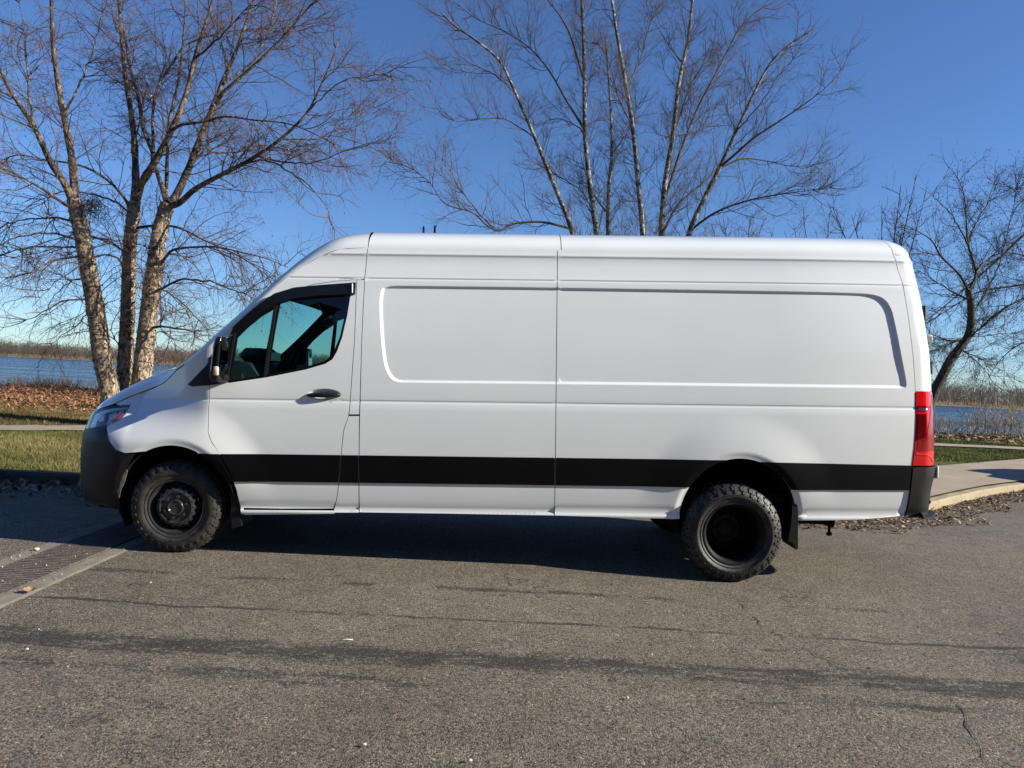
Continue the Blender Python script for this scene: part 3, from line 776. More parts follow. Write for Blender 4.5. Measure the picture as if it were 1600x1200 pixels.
# rear roof dome: from the rear seam over the corner to the back edge
_k = np.linspace(0, 1, 40); _b = .225; _W = HALF - roof3[-1][1]
_bf = (3 * _k * (1 - _k)**2 * .13 * _b + 3 * _k**2 * (1 - _k) * 1.1 * _b + _k**3 * _W) / _W; _bz = 3 * _k * (1 - _k)**2 * .50 * _b + 3 * _k**2 * (1 - _k) * 1.02 * _b + _k**3 * _b
nd = 14
ss_ = [s for s in np.linspace(u_rr + .004, sc(W_ROOF), 40)]
skirt = np.array([B(s, W_ROOF, feat=False) for s in ss_])
v = []; f = []
x_in = u_rr + .004
for i, p in enumerate(skirt):
    # each skirt point rises and runs in towards the seam line, meeting the roof section
    yy = p[1]
    ytar = roof3[-1][1]
    for k in range(nd + 1):
        ph = k / nd * math.pi / 2
        q = np.array([p[0] + (x_in - p[0]) * (1 - math.cos(ph)), p[1], p[2]])
        frac = 1 - ((HALF - p[1]) / (HALF - ytar)); frac = max(0, min(1, frac))
        topz = float(np.interp(frac, _bf, _bz))
        q[2] = W_ROOF + topz * math.sin(ph)
        v.append(q)
for i in range(len(skirt) - 1):
    for k in range(nd):
        a = i * (nd + 1) + k; f.append((a, a + nd + 1, a + nd + 2, a + 1))
v2 = [np.array([q[0], 2 * HALF - q[1], q[2]]) for q in v]; nv = len(v)
f += [tuple(nv + i for i in reversed(q)) for q in f]
rd_o = mesh('roof_rear', v + v2, f, van, PAINT, True)
# hood
nose_line = [(s_c + .0, 1.02), (s_c + .35, 1.035), (s_h - .02, 1.05)] + TL([(154, 639), (165, 635)]) + HOODSEAM
nose_line = [(q[0], q[1] + (.007 if i > 4 else 0)) for i, q in enumerate(nose_line)]
G = dens(np.array([B(*q, feat=False) + Bn(np.array(q[0]), np.array(q[1]), False) * 0 for q in nose_line]), 4)
nG = len(G); ks = np.linspace(0, 1, nG)
cowl = np.array([G[-1][0] - .03, HALF, G[-1][2] + .06]); nose_c = np.array([G[0][0], HALF, G[0][2]])
v = []; f = []; nt_ = 14
arcl = np.concatenate([[0], np.cumsum(np.linalg.norm(np.diff(G, axis=0), axis=1))]); arcl /= arcl[-1]
for i in range(nG):
    g = G[i]; 
    # matching centreline point at the same run along the hood
    run = (g[0] - G[0][0]) / (G[-1][0] - G[0][0]); run = max(0, min(1, run))
    cx = nose_c[0] + (cowl[0] - nose_c[0]) * run
    cz = nose_c[2] + (cowl[2] - nose_c[2]) * (1 - (1 - run) ** 1.75)
    for k in range(nt_ + 1):
        ph = k / nt_ * math.pi / 2
        y = g[1] + (HALF - g[1]) * (1 - math.cos(ph))
        z = g[2] + (cz - g[2]) * math.sin(ph)
        x = g[0] + (cx - g[0]) * math.sin(ph)
        v.append((x, y, z))
for i in range(nG - 1):
    for k in range(nt_):
        a = i * (nt_ + 1) + k; f.append((a, a + nt_ + 1, a + nt_ + 2, a + 1))
v2 = [(q[0], 2 * HALF - q[1], q[2]) for q in v]; nv = len(v)
f += [tuple(nv + i for i in reversed(q)) for q in f]
hood = mesh('hood', v + v2, f, van, PAINT, True)
sm = sum(p.normal.z for p in hood.data.polygons)
if sm < 0: hood.data.flip_normals()
sm = sum(p.normal.z for p in rd_o.data.polygons)
if sm < 0: rd_o.data.flip_normals()
# cowl between hood and windscreen
mb = MB(); e0 = full[0]
mb.box(((G[-1][0] + e0[0]) / 2 + .05, HALF, e0[2] - .05), (.26, 1.25, .03)); mb.build('cowl_panel', PLASTIC, van)

# ---- inner body, liners, floor
def hull(name, mirror, mat, off, holes, gap=.0, extra_edge=True):
    out = [T(330, 560)] + EDGE[1:] + EDGE_ROOF + [(s_end(W_ROOF) - .1, W_ROOF)] + [(s_end(w) - .1, w) for w in np.linspace(2.3, .45, 10)]
    return out
arch_hole_f = arch_pts(ARCH_F, 215, -35, 40, 1.0); arch_hole_r = arch_pts(ARCH_R, 215, -35, 40, 1.0)
low = [(1.0, .36), (.62, .34)]
body_out = EDGE + EDGE_ROOF + [(s_end(W_ROOF) - .12, W_ROOF)] + [(s_end(w) - .12, w) for w in np.linspace(2.3, .45, 10)]
arR = [q for q in arch_pts(ARCH_R, -25, 205, 50, .995) if q[1] > .33]; arF = [q for q in arch_pts(ARCH_F, -25, 205, 50, .995) if q[1] > .33]
body_out += [(5.5, .40)] + [(arR[0][0], .36)] + arR + [(arR[-1][0], .35), (arF[0][0], .35)] + arF + [(arF[-1][0], .33), (US - LS * .5, .32), (US - LS * .9, .32), (US - LS * .9, .9), (HL[0][0], .98), HOODSEAM[0], HOODSEAM[2], HOODSEAM[4]]
win_h = shrink(resample(WIN, .02), -.012)
panel('inner_body', body_out, DARK, holes=[win_h], off=-.028, gap=0, flange=0, feat=False, grid=.08)
panel('inner_body', body_out, DARK, holes=[win_h], off=-.028, gap=0, flange=0, feat=False, grid=.08, mirror=True)
# the far side of the van: one painted shell with its window
far_out = EDGE + EDGE_ROOF + [(s_end(W_ROOF), W_ROOF)] + [(s_end(w), w) for w in np.linspace(2.3, .45, 10)] + [(5.5, .37)] + [(arR[0][0], .36)] + arR + [(arR[-1][0], .34), (arF[0][0], .33)] + arF + [bumper_seam[-1]] + bumper_seam[::-1][1:] + [T(204, 632)] + HOODSEAM[1:]
panel('far_side_panel', far_out, PAINT, holes=[WIN], gap=0, mirror=True, grid=.06)
panel('window_frame', shrink(WIN, -.001), GLOSSB, holes=[PANE_Q, PANE_D], off=-.003, gap=0, feat=False, mirror=True)
panel('door_glass', shrink(PANE_Q, -.006), GLASS, off=-.012, gap=0, flange=0, feat=False, grid=.06, mirror=True)
panel('door_glass', shrink(PANE_D, -.006), GLASS, off=-.015, gap=0, flange=0, feat=False, grid=.06, mirror=True)
panel('front_bumper', fb, PLASTIC, off=.006, mirror=True)
panel('headlight', hlp, REFLECT, off=.002, feat=False, flange=.015, mirror=True)
panel('radiator_grille', [(s_h - .01, 1.05), (s_h - .01, .90), (s_c, .885), (s_c, 1.02)], PLASTIC, feat=False, gap=.002, mirror=True)
panel('tail_light', lamp, REDL, off=.004, mirror=True)
panel('rear_bumper', rb, PLASTIC, off=.012, feat=False, mirror=True)
# headliner / front bulkhead / partition / floor
cross(full[iw - 6:iw + 9], [(-.08, 0, 0)] * 15, INTERIOR, 'headliner', [.085] * 15, fn[iw - 6:iw + 9], 8, off=-.035)
cross(np.concatenate([full[iw + 6:ic], rf]), [(0, 0, 0)] * (len(rf) + ic - iw - 6), INTERIOR, 'headliner', [.19] * (len(rf) + ic - iw - 6), np.tile(np.array([[0, 0, 1.]]), (len(rf) + ic - iw - 6, 1)), 8, off=-.03)
mb = MB(); mb.box((1.62, HALF, 1.40), (.03, 1.60, 1.9)); mb.build('partition', INTERIOR, van)
mb = MB(); mb.box((2.45, HALF, .47), (6.2, 1.72, .06))
mb.box((2.3, HALF - .55, .42), (4.6, .09, .14)); mb.box((2.3, HALF + .55, .42), (4.6, .09, .14))
mb.box((1.9, HALF + .3, .40), (1.2, .6, .22), bev=.04); mb.build('underbody', DARK, van)
mb = MB(); mb.tube([(4.362, .25, .20), (4.362, 1.75, .20)], .055, 12); mb.tube([(4.362, HALF - .14, .20), (4.362, HALF, .20), (4.362, HALF + .14, .20)], [.06, .15, .06], 14); mb.build('axle', DARK, van, True)
mb = MB(); mb.tube([(.01, .25, .33), (.01, 1.75, .33)], .045, 12)
mb.build('axle', DARK, van, True)
mb = MB(); mb.tube([(4.95, .42, .25), (5.20, .36, .25), (5.28, .33, .23)], .03, 10)
mb.tube([(5.245, .34, .16), (5.245, .34, .36)], .012, 8); mb.box((5.245, .34, .15), (.045, .03, .03), bev=.008); mb.build('tow_eye', DARK, van)
for A, nm in ((ARCH_F, 'wheel_arch_liner'), (ARCH_R, 'wheel_arch_liner')):
    for far in (False, True):
        pts_ = arch_pts(A, 200, -20, 30, 1.0); v = []; f = []
        y0_ = .02; y1_ = .62
        for s_, w_ in pts_:
            yb = float(B(s_, w_, feat=True)[..., 1]) + .006
            for y in (yb, yb + .1, y1_):
                v.append((s_, 2 * HALF - y if far else y, w_))
        n_ = len(pts_)
        for i in range(n_ - 1):
            for k in range(2): f.append((i * 3 + k, i * 3 + 3 + k, i * 3 + 4 + k, i * 3 + 1 + k))
        cidx = len(v); v.append((A[0], 2 * HALF - y1_ if far else y1_, A[1])); 
        f += [(i * 3 + 2, i * 3 + 5, cidx) for i in range(n_ - 1)]
        mesh(nm, v, f, van, simple('liner_black', (.008, .008, .008), .9, spec=.1), True)
# engine bay filler keeps light out of the front arch
mb = MB(); mb.box((.15, HALF, .95), (1.2, 1.3, .5)); mb.build('engine_bay', DARK, van)

# ---- cab interior
mb = MB()
n_ = 20
prof_d = [(.18, 1.32), (.28, 1.43), (.42, 1.51), (.54, 1.49), (.62, 1.38), (.60, 1.10), (.55, .85), (.30, .80)]
v = []; f = []
for y in (.14, .16, .9, 1.86, 1.88): v += [(x, y, z) for x, z in prof_d]
kk = len(prof_d)
for i in range(4):
    for k in range(kk): f.append((i * kk + k, i * kk + (k + 1) % kk, (i + 1) * kk + (k + 1) % kk, (i + 1) * kk + k))
f += [tuple(range(kk)), tuple(range(4 * kk + kk - 1, 4 * kk - 1, -1))]
mb.add(v, f); mb.box((.47, .58, 1.56), (.22, .44, .12), bev=.05); dash = mb.build('dashboard', DASHM, van, angle=50)
mb = MB(); mb.box((.59, .58, 1.55), (.02, .3, .08), bev=.008); mb.build('instrument_panel', GLOSSB, dash)
mb = MB(); ring = []
Mw = Matrix.Rotation(R(-58), 3, 'Y'); cw = Vector((.70, .58, 1.47))
for k in range(33):
    a = 2 * math.pi * k / 32; ring.append(tuple(cw + Mw @ Vector((.20 * math.cos(a), .20 * math.sin(a), 0))))
mb.tube(ring, .016, 8, False)
for a in (0, 120, 240):
    mb.tube([tuple(cw), tuple(cw + Mw @ Vector((.19 * math.cos(R(a)), .19 * math.sin(R(a)), 0)))], .02, 6)
mb.tube([tuple(cw + Mw @ Vector((0, 0, .03))), tuple(cw + Mw @ Vector((0, 0, -.02)))], .07, 16)
mb.tube([tuple(cw), (.52, .58, 1.25)], .04, 8); mb.build('steering_wheel', INTERIOR, van, angle=50)
def seat(y, w_):
    mb = MB(); mb.box((1.18, y, .93), (.50, w_, .16), bev=.05); mb.box((1.18, y, .70), (.40, w_ * .8, .34), bev=.03)
    Mr = Matrix.Rotation(R(12), 3, 'Y'); mb.box((1.47, y, 1.28), (.14, w_, .66), Mr, bev=.05)
    o_ = mb.build('seat', INTERIOR, van, angle=50)
    mb = MB(); mb.box((1.55, y, 1.69), (.10, .26, .18), Mr, bev=.04); mb.build('headrest', INTERIOR, o_, angle=50)
seat(.56, .50); seat(1.42, .50)
mb = MB(); mb.box((0, 0, 0), (.05, .24, .075), Matrix.Rotation(R(-15), 3, 'Y'), bev=.02); mb.tube([(-.03, 0, .0), (-.07, 0, .10)], .015, 8)
im = mb.build('interior_mirror', GLOSSB, van, angle=40); im.location = (.93, HALF, 1.96)

# ---- near door mirror (stands out from the door) and its far twin
def door_mirror(far):
    sg = -1 if far else 1
    def Y(y): return 2 * HALF - y if far else y
    v = []; f = []
    # stacked rounded sections along the height
    c0 = w2l(on_y(341, 562, -.16))
    H = .325; nz = 14; na = 20
    for i in range(nz + 1):
        t = i / nz; z = c0[2] - .155 + H * t - .0
        e = 1 - abs(2 * t - 1) ** 6 * .25
        dx = .034 * e + .006 * (1 - t); x0 = c0[0] + .030 * (t - .5) + .006
        dy = .085 * e * (1 - .1 * t)
        for k in range(na):
            a = 2 * math.pi * k / na; ca, sa = math.cos(a), math.sin(a)
            px_ = abs(ca) ** .6 * math.copysign(1, ca); py_ = abs(sa) ** .6 * math.copysign(1, sa)
            xx = px_ * dx * (1.35 if px_ < 0 else .6)
            v.append((x0 + xx, Y(-.13 + py_ * dy), z))
    for i in range(nz):
        for k in range(na):
            j = (k + 1) % na; q = (i * na + k, i * na + j, (i + 1) * na + j, (i + 1) * na + k); f.append(q if not far else q[::-1])
    f += [tuple(range(na - 1, -1, -1)) if not far else tuple(range(na)), tuple(nz * na + k for k in (range(na) if not far else range(na - 1, -1, -1)))]
    root = mesh('door_mirror', v, f, van, GLOSSB, True); root.data.set_sharp_from_angle(angle=R(50))
    mb = MB(); x1 = c0[0] + .034
    mb.box((x1 - .004, Y(-.13), c0[2] + .03), (.006, .135, .22), bev=.002); o1 = mb.build('mirror_glass', MIRRORM, root)
    if far: o1.rotation_euler = (0, 0, 0)
    mb = MB(); mb.box((c0[0] + .004, Y(-.208), c0[2] - .085), (.040, .022, .070), bev=.008); mb.build('turn_signal', SIGNAL, root, angle=50)
    mb = MB(); mb.tube([(c0[0] - .02, Y(-.08), c0[2] - .13), (c0[0] - .03, Y(.10), c0[2] - .15)], [.035, .04], 12); mb.box((c0[0] - .005, Y(-.12), c0[2] - .160), (.065, .17, .022), bev=.010); mb.build('mirror_arm', PLASTIC, root, angle=50)
door_mirror(False); door_mirror(True)

# ---- door handle
hb = B(hc[0], hc[1], feat=False)
mb = MB(); pts_ = []
for k in range(15):
    t = k / 14; xx = -.125 + .25 * t; yy_ = -.030 * math.sin(math.pi * min(1, max(0, (t * .94 + .03)))) ** .5 + .012
    pts_.append((hb[0] + xx, hb[1] + yy_, hb[2] - .006 + .006 * t))
mb.tube(pts_, [.012 + .008 * math.sin(math.pi * k / 14) ** .6 for k in range(15)], 10)
mb.build('door_handle', PLASTIC, door_o, True)
# fuel-flap-free side; roof marker and rear door fittings
q = w2l(on_y(1350, 371.5, .42)); mb = MB(); mb.box((q[0], .55, q[2] + .0), (.05, .05, .018), bev=.005); mb.build('roof_clip', PLASTIC, van)
for (px_, py_, py2) in ((1446, 478, 500), (1456, 565, 585)):
    a = w2l(on_y(px_, py_, .20)); b_ = w2l(on_y(px_, py2, .20)); mb = MB()
    mb.tube([(a[0], .22, a[2]), (b_[0], .22, b_[2])], .016, 10); mb.box(((a[0] + b_[0]) / 2 - .03, .25, (a[2] + b_[2]) / 2), (.08, .05, .05), bev=.01)
    mb.build('hinge', PLASTIC, rear_door_o, angle=40)
a = w2l(on_y(1449, 530, .20)); mb = MB(); mb.box((a[0], .21, a[2]), (.085, .05, .075), bev=.014); mb.build('door_stop', simple('grey_plastic', (.30, .31, .32), .4), rear_door_o, angle=40)
a = w2l(on_y(1459, 738, .13)); mb = MB(); mb.box((a[0], .17, a[2]), (.05, .08, .10), bev=.012); o = mb.build('bumper_guard', PLASTIC, rbm, angle=40)
mb = MB(); mb.box((a[0] + .032, .17, a[2]), (.016, .085, .098), bev=.006); mb.build('bumper_reflector', WHITEB, rbm, angle=40)
a = T(1450, 784); q = B(a[0], a[1], feat=False); mb = MB(); mb.tube([(q[0], q[1] - .012, q[2]), (q[0], q[1] - .018, q[2])], .016, 12); mb.build('parking_sensor', GLOSSB, rbm)

# ---- mud flaps
def flap(pts_px, y0, y1, nm='mud_flap'):
    P = [w2l(on_y(x, y, y0)) for x, y in pts_px]; v = [(p[0], y0, p[2]) for p in P] + [(p[0] + .0, y1, p[2]) for p in P]
    n_ = len(P); f = [tuple(range(n_ - 1, -1, -1)), tuple(n_ + i for i in range(n_))] + [(i, (i + 1) % n_, n_ + (i + 1) % n_, n_ + i) for i in range(n_)]
    mesh(nm, v, f, van, PLASTIC)
flap([(358, 757), (371, 757), (373, 775), (377, 822), (362, 826), (361, 790)], .05, .30)
flap([(1237, 770), (1243, 771), (1247, 800), (1247, 857), (1244, 859), (1239, 848), (1231, 846), (1236, 820), (1238, 795)], .03, .30)

# ---- wheels
def wheel(loc, R_, width, far, front, steer=0):
    root = empty('wheel'); root.parent = van; root.location = loc; root.rotation_euler = (0, 0, (math.pi if far else 0) + steer)
    w2 = width / 2; rl = .212 if front else .238
    # outside face is -y
    prof_ = [(rl, -w2 + .012), (rl + .008, -w2 + .002), (rl + .022, -w2 - .004), (rl + .03, -w2 - .002), (rl + .045, -w2 - .012), (R_ * .76, -w2 - .016), (R_ * .82, -w2 - .012), (R_ * .875, -w2 - .001), (R_ * .925, -w2 + .018), (R_ * .965, -w2 + .045), (R_ * .984, -w2 + .080), (R_ * .986, 0),
             (R_ * .984, w2 - .06), (R_ * .965, w2 - .022), (R_ * .945, w2 - .006), (R_ * .88, w2 + .01), (R_ * .75, w2 + .012), (rl + .02, w2), (rl, w2 - .01)]
    mb = MB(); mb.lathe(prof_, 96)
    nb = 64
    pitch = 2 * math.pi * R_ / nb
    rows = (  # radius, axial place, tilt, width, length share, phase, skew
        (R_ * .862, -w2 - .006, -68, .034, .50, 0, 0), (R_ * .912, -w2 + .013, -48, .036, .66, .5, 6), (R_ * .962, -w2 + .044, -24, .038, .74, 0, -10),
        (R_ * .985, -w2 * .34, 0, .05, .74, .5, 12), (R_ * .985, w2 * .28, 0, .05, .74, 0, -12), (R_ * .975, w2 - .034, 16, .05, .74, .5, 8))
    for i in range(nb):
        for q, (rr, yc, tilt, wd, ln, ph_, sk) in enumerate(rows):
            if q == 0 and i % 2: continue
            aa = 2 * math.pi * (i + ph_) / nb + (.010 if i % 2 else -.010)
            mb.box((rr * math.cos(aa), yc, rr * math.sin(aa)), (.015 if q else .010, wd * (1.12 if i % 2 else .95), pitch * ln), Matrix.Rotation(-aa, 3, 'Y') @ Matrix.Rotation(R(tilt), 3, 'Z') @ Matrix.Rotation(R(sk), 3, 'X'))
    # moulded serrations round the sidewall
    for i in range(96):
        if (i // 12) % 4 == 3: continue
        a = 2 * math.pi * i / 96; rr = rl + .058
        mb.box((rr * math.cos(a), -w2 - .0135, rr * math.sin(a)), (.026 if i % 3 else .018, .005, .007), Matrix.Rotation(-a, 3, 'Y'))
    mb.build('tyre', RUBBER, root, angle=35)
    mb = MB()
    if front:
        rim = [(rl + .004, -w2 + .004), (rl - .006, -w2 + .0), (rl - .010, -w2 + .018), (rl - .022, -w2 + .032), (rl - .034, -w2 + .060), (rl - .036, w2 - .02)]
        mb.lathe(rim, 64)
        y0 = -w2 + .038
        disc = [(rl - .034, y0 + .04), (.180, y0 + .016), (.172, y0 + .004)]
        mb.lathe(disc, 64)
        # cone ring pierced by hand holes
        nh = 18; ra, rb_ = .172, .128; ya, yb = y0 + .004, y0 - .038
        for i in range(nh):
            a0, a1 = 2 * math.pi * i / nh, 2 * math.pi * (i + 1) / nh; v = []; 
            def P(a, t): 
                r_ = ra + (rb_ - ra) * t; return (r_ * math.cos(a), ya + (yb - ya) * t - .006 * math.sin(math.pi * t), r_ * math.sin(a))
            m_h = 12; outer = []; inner = []
            for k in range(m_h):
                th = 2 * math.pi * k / m_h; ca, sa = math.cos(th), math.sin(th); q_ = max(abs(ca), abs(sa))
                outer.append(P(a0 + (a1 - a0) * (.5 + .5 * ca / q_), .5 + .5 * sa / q_)); inner.append(P(a0 + (a1 - a0) * (.5 + .28 * ca), .45 + .25 * sa))
            back = [(p[0] * .97, p[1] + .022, p[2] * .97) for p in inner]
            mb.add(outer + inner + back, [(k, (k + 1) % m_h, m_h + (k + 1) % m_h, m_h + k) for k in range(m_h)] + [(m_h + k, m_h + (k + 1) % m_h, 2 * m_h + (k + 1) % m_h, 2 * m_h + k) for k in range(m_h)])
        mb.lathe([(.128, yb), (.122, yb - .003), (.116, yb + .0), (.108, yb + .016), (.062, yb + .018)], 48)
        mb.lathe([(.15, y0 + .05), (.02, y0 + .05)], 32)
        o_ = mb.build('rim', HUB, root, angle=35)
        mb = MB(); mb.lathe([(.062, yb + .018), (.062, yb - .006), (.056, yb - .012), (.050, yb - .010), (.046, yb - .002), (.0, yb - .001)], 32); mb.build('hub_cap', HUB, root, angle=35)
        for i in range(6):
            a = 2 * math.pi * (i + .3) / 6; mb = MB()
            mb.tube([(.084 * math.cos(a), yb + .018, .084 * math.sin(a)), (.084 * math.cos(a), yb - .010, .084 * math.sin(a))], [.0135, .012], 6); mb.build('lug_nut', HUB, root)
    else:
        rim = [(rl - .016, -w2 + .024), (rl - .030, -w2 + .040), (rl - .036, -w2 + .075), (rl - .040, w2 - .05), (rl - .06, w2 - .02), (.13, w2 - .03), (.11, w2 - .045), (.075, w2 - .045), (.07, w2 - .06), (.05, w2 - .07), (.0, w2 - .07)]
        mb.lathe(rim, 64); o_ = mb.build('rim', WHEELB, root, angle=35)
        mb = MB(); mb.lathe([(rl + .006, -w2 + .006), (rl - .004, -w2 - .002), (rl - .010, -w2 + .010), (rl - .016, -w2 + .024), (rl - .02, -w2 + .03)], 72); mb.build('rim_lip', HUB, root, angle=35)
        for i in range(6):
            a = 2 * math.pi * i / 6; mb = MB()
            mb.tube([(.092 * math.cos(a), w2 - .055, .092 * math.sin(a)), (.092 * math.cos(a), w2 - .07, .092 * math.sin(a))], .012, 6); mb.build('lug_nut', WHEELB, root)
    # brake drum behind
    mb = MB(); mb.lathe([(.15, w2 + .01), (.15, w2 - .03 if not front else .02), (.05, w2 - .03 if not front else .02)], 32); mb.build('brake_drum', DARK, root)
RF, RRr = .362, .383
def wl(x, y, z): return tuple(w2l(np.array([x + VX0, y, z])))
WF = .235; WRr = .275
wheel(wl(0.0, .03 + WF / 2, RF - .003), RF, WF, False, True, R(3))
wheel(wl(0.0, 2 * HALF - .03 - WF / 2, RF - .003), RF, WF, True, True, R(3))
xr = 1.773 - VX0
wheel(wl(xr, -.015 + WRr / 2, RRr - .003), RRr, WRr, False, False)
wheel(wl(xr, 2 * HALF + .015 - WRr / 2, RRr - .003), RRr, WRr, True, False)

# ================================================================== GROUND
WZ = -2.0                                                # river level
def kerb_y(x):
    return float(np.interp(x, [-80, -1.5, 1.5, 3.4, 4.7, 5.72, 6.74, 7.66, 8.56, 11.0, 14.0, 18, 60], [2.66, 2.66, 2.66, 2.72, 3.14, 3.97, 4.90, 5.70, 6.37, 8.1, 10.1, 11.8, 12.8]))
def bank_y(x): return 22.2 + .7 * math.sin(x * .31) + .4 * math.sin(x * 1.3 + 1)
def ground_z(x, y):
    b = bank_y(x)
    z = .12 + .015 * math.sin(x * .9 + y * .5) + .02 * math.sin(y * 1.1 - x * .4)
    if y < kerb_y(x) + .9: z = .125
    d = y - b
    if d > 0: z -= 3.4 * min(1, d / 7.0) ** .8
    return z
xs = sorted(set([-1500, -400, -150] + list(np.arange(-80, 80.1, 1.0)) + [150, 400, 1500]))
ys_off = list(np.linspace(.0, 1, 26))
v = []; f = []
cols = []
for x in xs:
    k = kerb_y(max(-80, min(60, x))) + .14; b = bank_y(x)
    col = [(x, k + (b - k) * t) for t in ys_off] + [(x, b + d) for d in (.5, 1, 2, 3.5, 5, 7.5)]
    cols.append(col)
nc = len(cols[0])
for col in cols:
    for (x, y) in col: v.append((x, y, ground_z(max(-80, min(80, x)), y)))
for i in range(len(cols) - 1):
    for j in range(nc - 1):
        a = i * nc + j; f.append((a, a + nc, a + nc + 1, a + 1))
tag(mesh('riverbank_ground', v, f, None, SOIL, True), kind='structure')
# road in columns up to the kerb
xr_ = [x for x in xs if abs(x) <= 80]
v = []; f = []
for x in xr_:
    k = kerb_y(x)
    for y in (-22, -8, 0, k + .02): v.append((x, y, 0))
for i in range(len(xr_) - 1):
    for j in range(3):
        a = i * 4 + j; f.append((a, a + 4, a + 5, a + 1))
tag(mesh('road', v, f, None, ASPHALT), kind='structure')
tag(mesh('ground', [(-1500, -1500, -.03), (1500, -1500, -.03), (1500, 12, -.03), (-1500, 12, -.03)], [(0, 1, 2, 3)], None, SOIL), kind='structure')
# kerb
kx = list(np.arange(-40, 3, 1.5)) + list(np.arange(3, 13.3, .35)) + [16, 20, 30]
sec = [(-.0, -.02), (.012, .10), (.03, .128), (.15, .13), (.155, .02)]
def kerb_run(kx, mat):
    v = []; f = []
    for i, x in enumerate(kx):
        y = kerb_y(x); dy = (kerb_y(x + .2) - kerb_y(x - .2)) / .4; L = math.hypot(1, dy); nx, ny = -dy / L, 1 / L
        for o_, z in sec:
            j = .004 * math.sin(x * 7.1 + o_ * 40) if z > .05 else 0
            v.append((x + nx * o_, y + ny * o_, z + j))
    m_ = len(sec)
    for i in range(len(kx) - 1):
        for k in range(m_ - 1): f.append((i * m_ + k, (i + 1) * m_ + k, (i + 1) * m_ + k + 1, i * m_ + k + 1))
    tag(mesh('kerb', v, f, None, mat), kind='structure')
kerb_run([x for x in kx if x <= 1.6] + [2.0], m_concrete('shaded_kerb', (.035, .032, .025), (.10, .09, .068), 7))  # left run: the van's shadow is put into a darker concrete colour
kerb_run([2.0] + [x for x in kx if x > 2.1], KERBM)
def sheet(name, pts, z, mat, kind='structure'):
    return tag(mesh(name, [(p[0], p[1], z) for p in pts], [tuple(range(len(pts)))], None, mat), kind=kind)
# sidewalk behind the right-hand kerb
near = [(x, kerb_y(x) + .16 * math.hypot(1, (kerb_y(x + .2) - kerb_y(x - .2)) / .4)) for x in np.arange(3.2, 13.2, .5)]
a_, b_ = on_z(1460, 728.5, .145), on_z(1600, 717, .145)
d_ = (b_ - a_) / np.linalg.norm(b_ - a_)
far_ = [tuple((b_ + d_ * 3)[:2]), tuple(b_[:2]), tuple(a_[:2]), tuple((a_ - d_ * 3)[:2]), (3.6, 5.0)]
sheet('sidewalk', near + [(17, 12.95)] + far_, .150, WALKM)
# footpath on the grass
def ribbon(name, ctr, w_, z, mat):
    ctr = smooth_poly(ctr, 3, False); v = []; f = []
    for i, p in enumerate(ctr):
        t = ctr[min(i + 1, len(ctr) - 1)] - ctr[max(0, i - 1)]; t = t / np.linalg.norm(t); n_ = np.array([-t[1], t[0]])
        ww = w_ * (1 + .12 * math.sin(i * 1.7))
        for s_ in (-1, 1):
            q = p + n_ * ww * s_ * .5; v.append((q[0], q[1], z))
    for i in range(len(ctr) - 1): f.append((2 * i, 2 * i + 2, 2 * i + 3, 2 * i + 1))
    return tag(mesh(name, v, f, None, mat), kind='structure')
ribbon('footpath', [(-30, 1.2), (-16, 3.6), (-12, 5.2), (-9, 7.0), (-7.9, 7.8), (-3, 11.0), (4, 14.0), (12, 15.4), (18, 15.6), (40, 16.5)], 1.0, .150, PATHM)
# river and the far bank
tag(mesh('river', [(-2500, 18, WZ), (2500, 18, WZ), (2500, 900, WZ), (-2500, 900, WZ)], [(0, 1, 2, 3)], None, WATER), kind='structure')
def shore(x): return 372 - .19 * x + 6 * math.sin(x * .021) + 3 * math.sin(x * .07)
v = []; f = []
sx_ = list(np.arange(-2500, 2501, 20))
for x in sx_:
    s_ = shore(max(-600, min(600, x)))
    for d, z in ((-3, WZ - .3), (0, WZ + .05), (5, WZ + .7), (40, WZ + 2.0), (2200, WZ + 5)): v.append((x, s_ + d, z))
for i in range(len(sx_) - 1):
    for k in range(4): f.append((i * 5 + k, i * 5 + 5 + k, i * 5 + 6 + k, i * 5 + 1 + k))
tag(mesh('far_bank', v, f, None, m_varied('far_bank_soil', [(.13, .10, .06), (.22, .17, .10), (.30, .24, .15)], .05, island=False), True), kind='structure')

# ---- drain across the road by the front wheel
dx0, dx1 = -3.49, -3.07
dy0, dy1 = -2.35, 1.6
drain = empty('drain_grate', (dx0, dy0, 0), 'rusty slotted drain grating with a gritty concrete border, by the front wheel', 'drain')
DL, DW = dy1 - dy0, dx1 - dx0
mb = MB()
for xa, xb in ((-.15, -.008), (DW + .008, DW + .15)):
    nn = 40; v = []; f = []
    for i in range(nn + 1):
        y = DL * i / nn; j1, j2 = random.gauss(0, .006), random.gauss(0, .006)
        oa = .03 if xa < 0 else .004; ob = .004 if xa < 0 else .03
        v += [(xa + (j1 if xa < 0 else 0), y, -.002), (xa + oa, y, .006), (xb - ob, y, .006), (xb + (0 if xa < 0 else j2), y, -.002)]
    for i in range(nn):
        for k in range(3): f.append((i * 4 + k, i * 4 + k + 1, i * 4 + k + 5, i * 4 + k + 4))
    mb.add(v, f)
mb.build('drain_border', DRAINC, drain)
mb = MB(); mb.box((DW / 2, DL / 2, -.005), (DW - .02, DL, .022)); mb.build('drain_bed', simple('silt', (.17, .14, .105), .95, noise=.5, nscale=20, bump=.5, bscale=60), drain)
mb = MB()
k = 0; y = .02
while y < DL - .02:
    mb.box((DW / 2, y, .006), (DW - .03, .016, .010)); y += .040
for x in (.012, DW - .012): mb.box((x, DL / 2, .0065), (.014, DL, .010))
for x in (DW * .34, DW * .66): mb.box((x, DL / 2, .005), (.008, DL, .009))
mb.build('grate_bars', GRATE, drain)

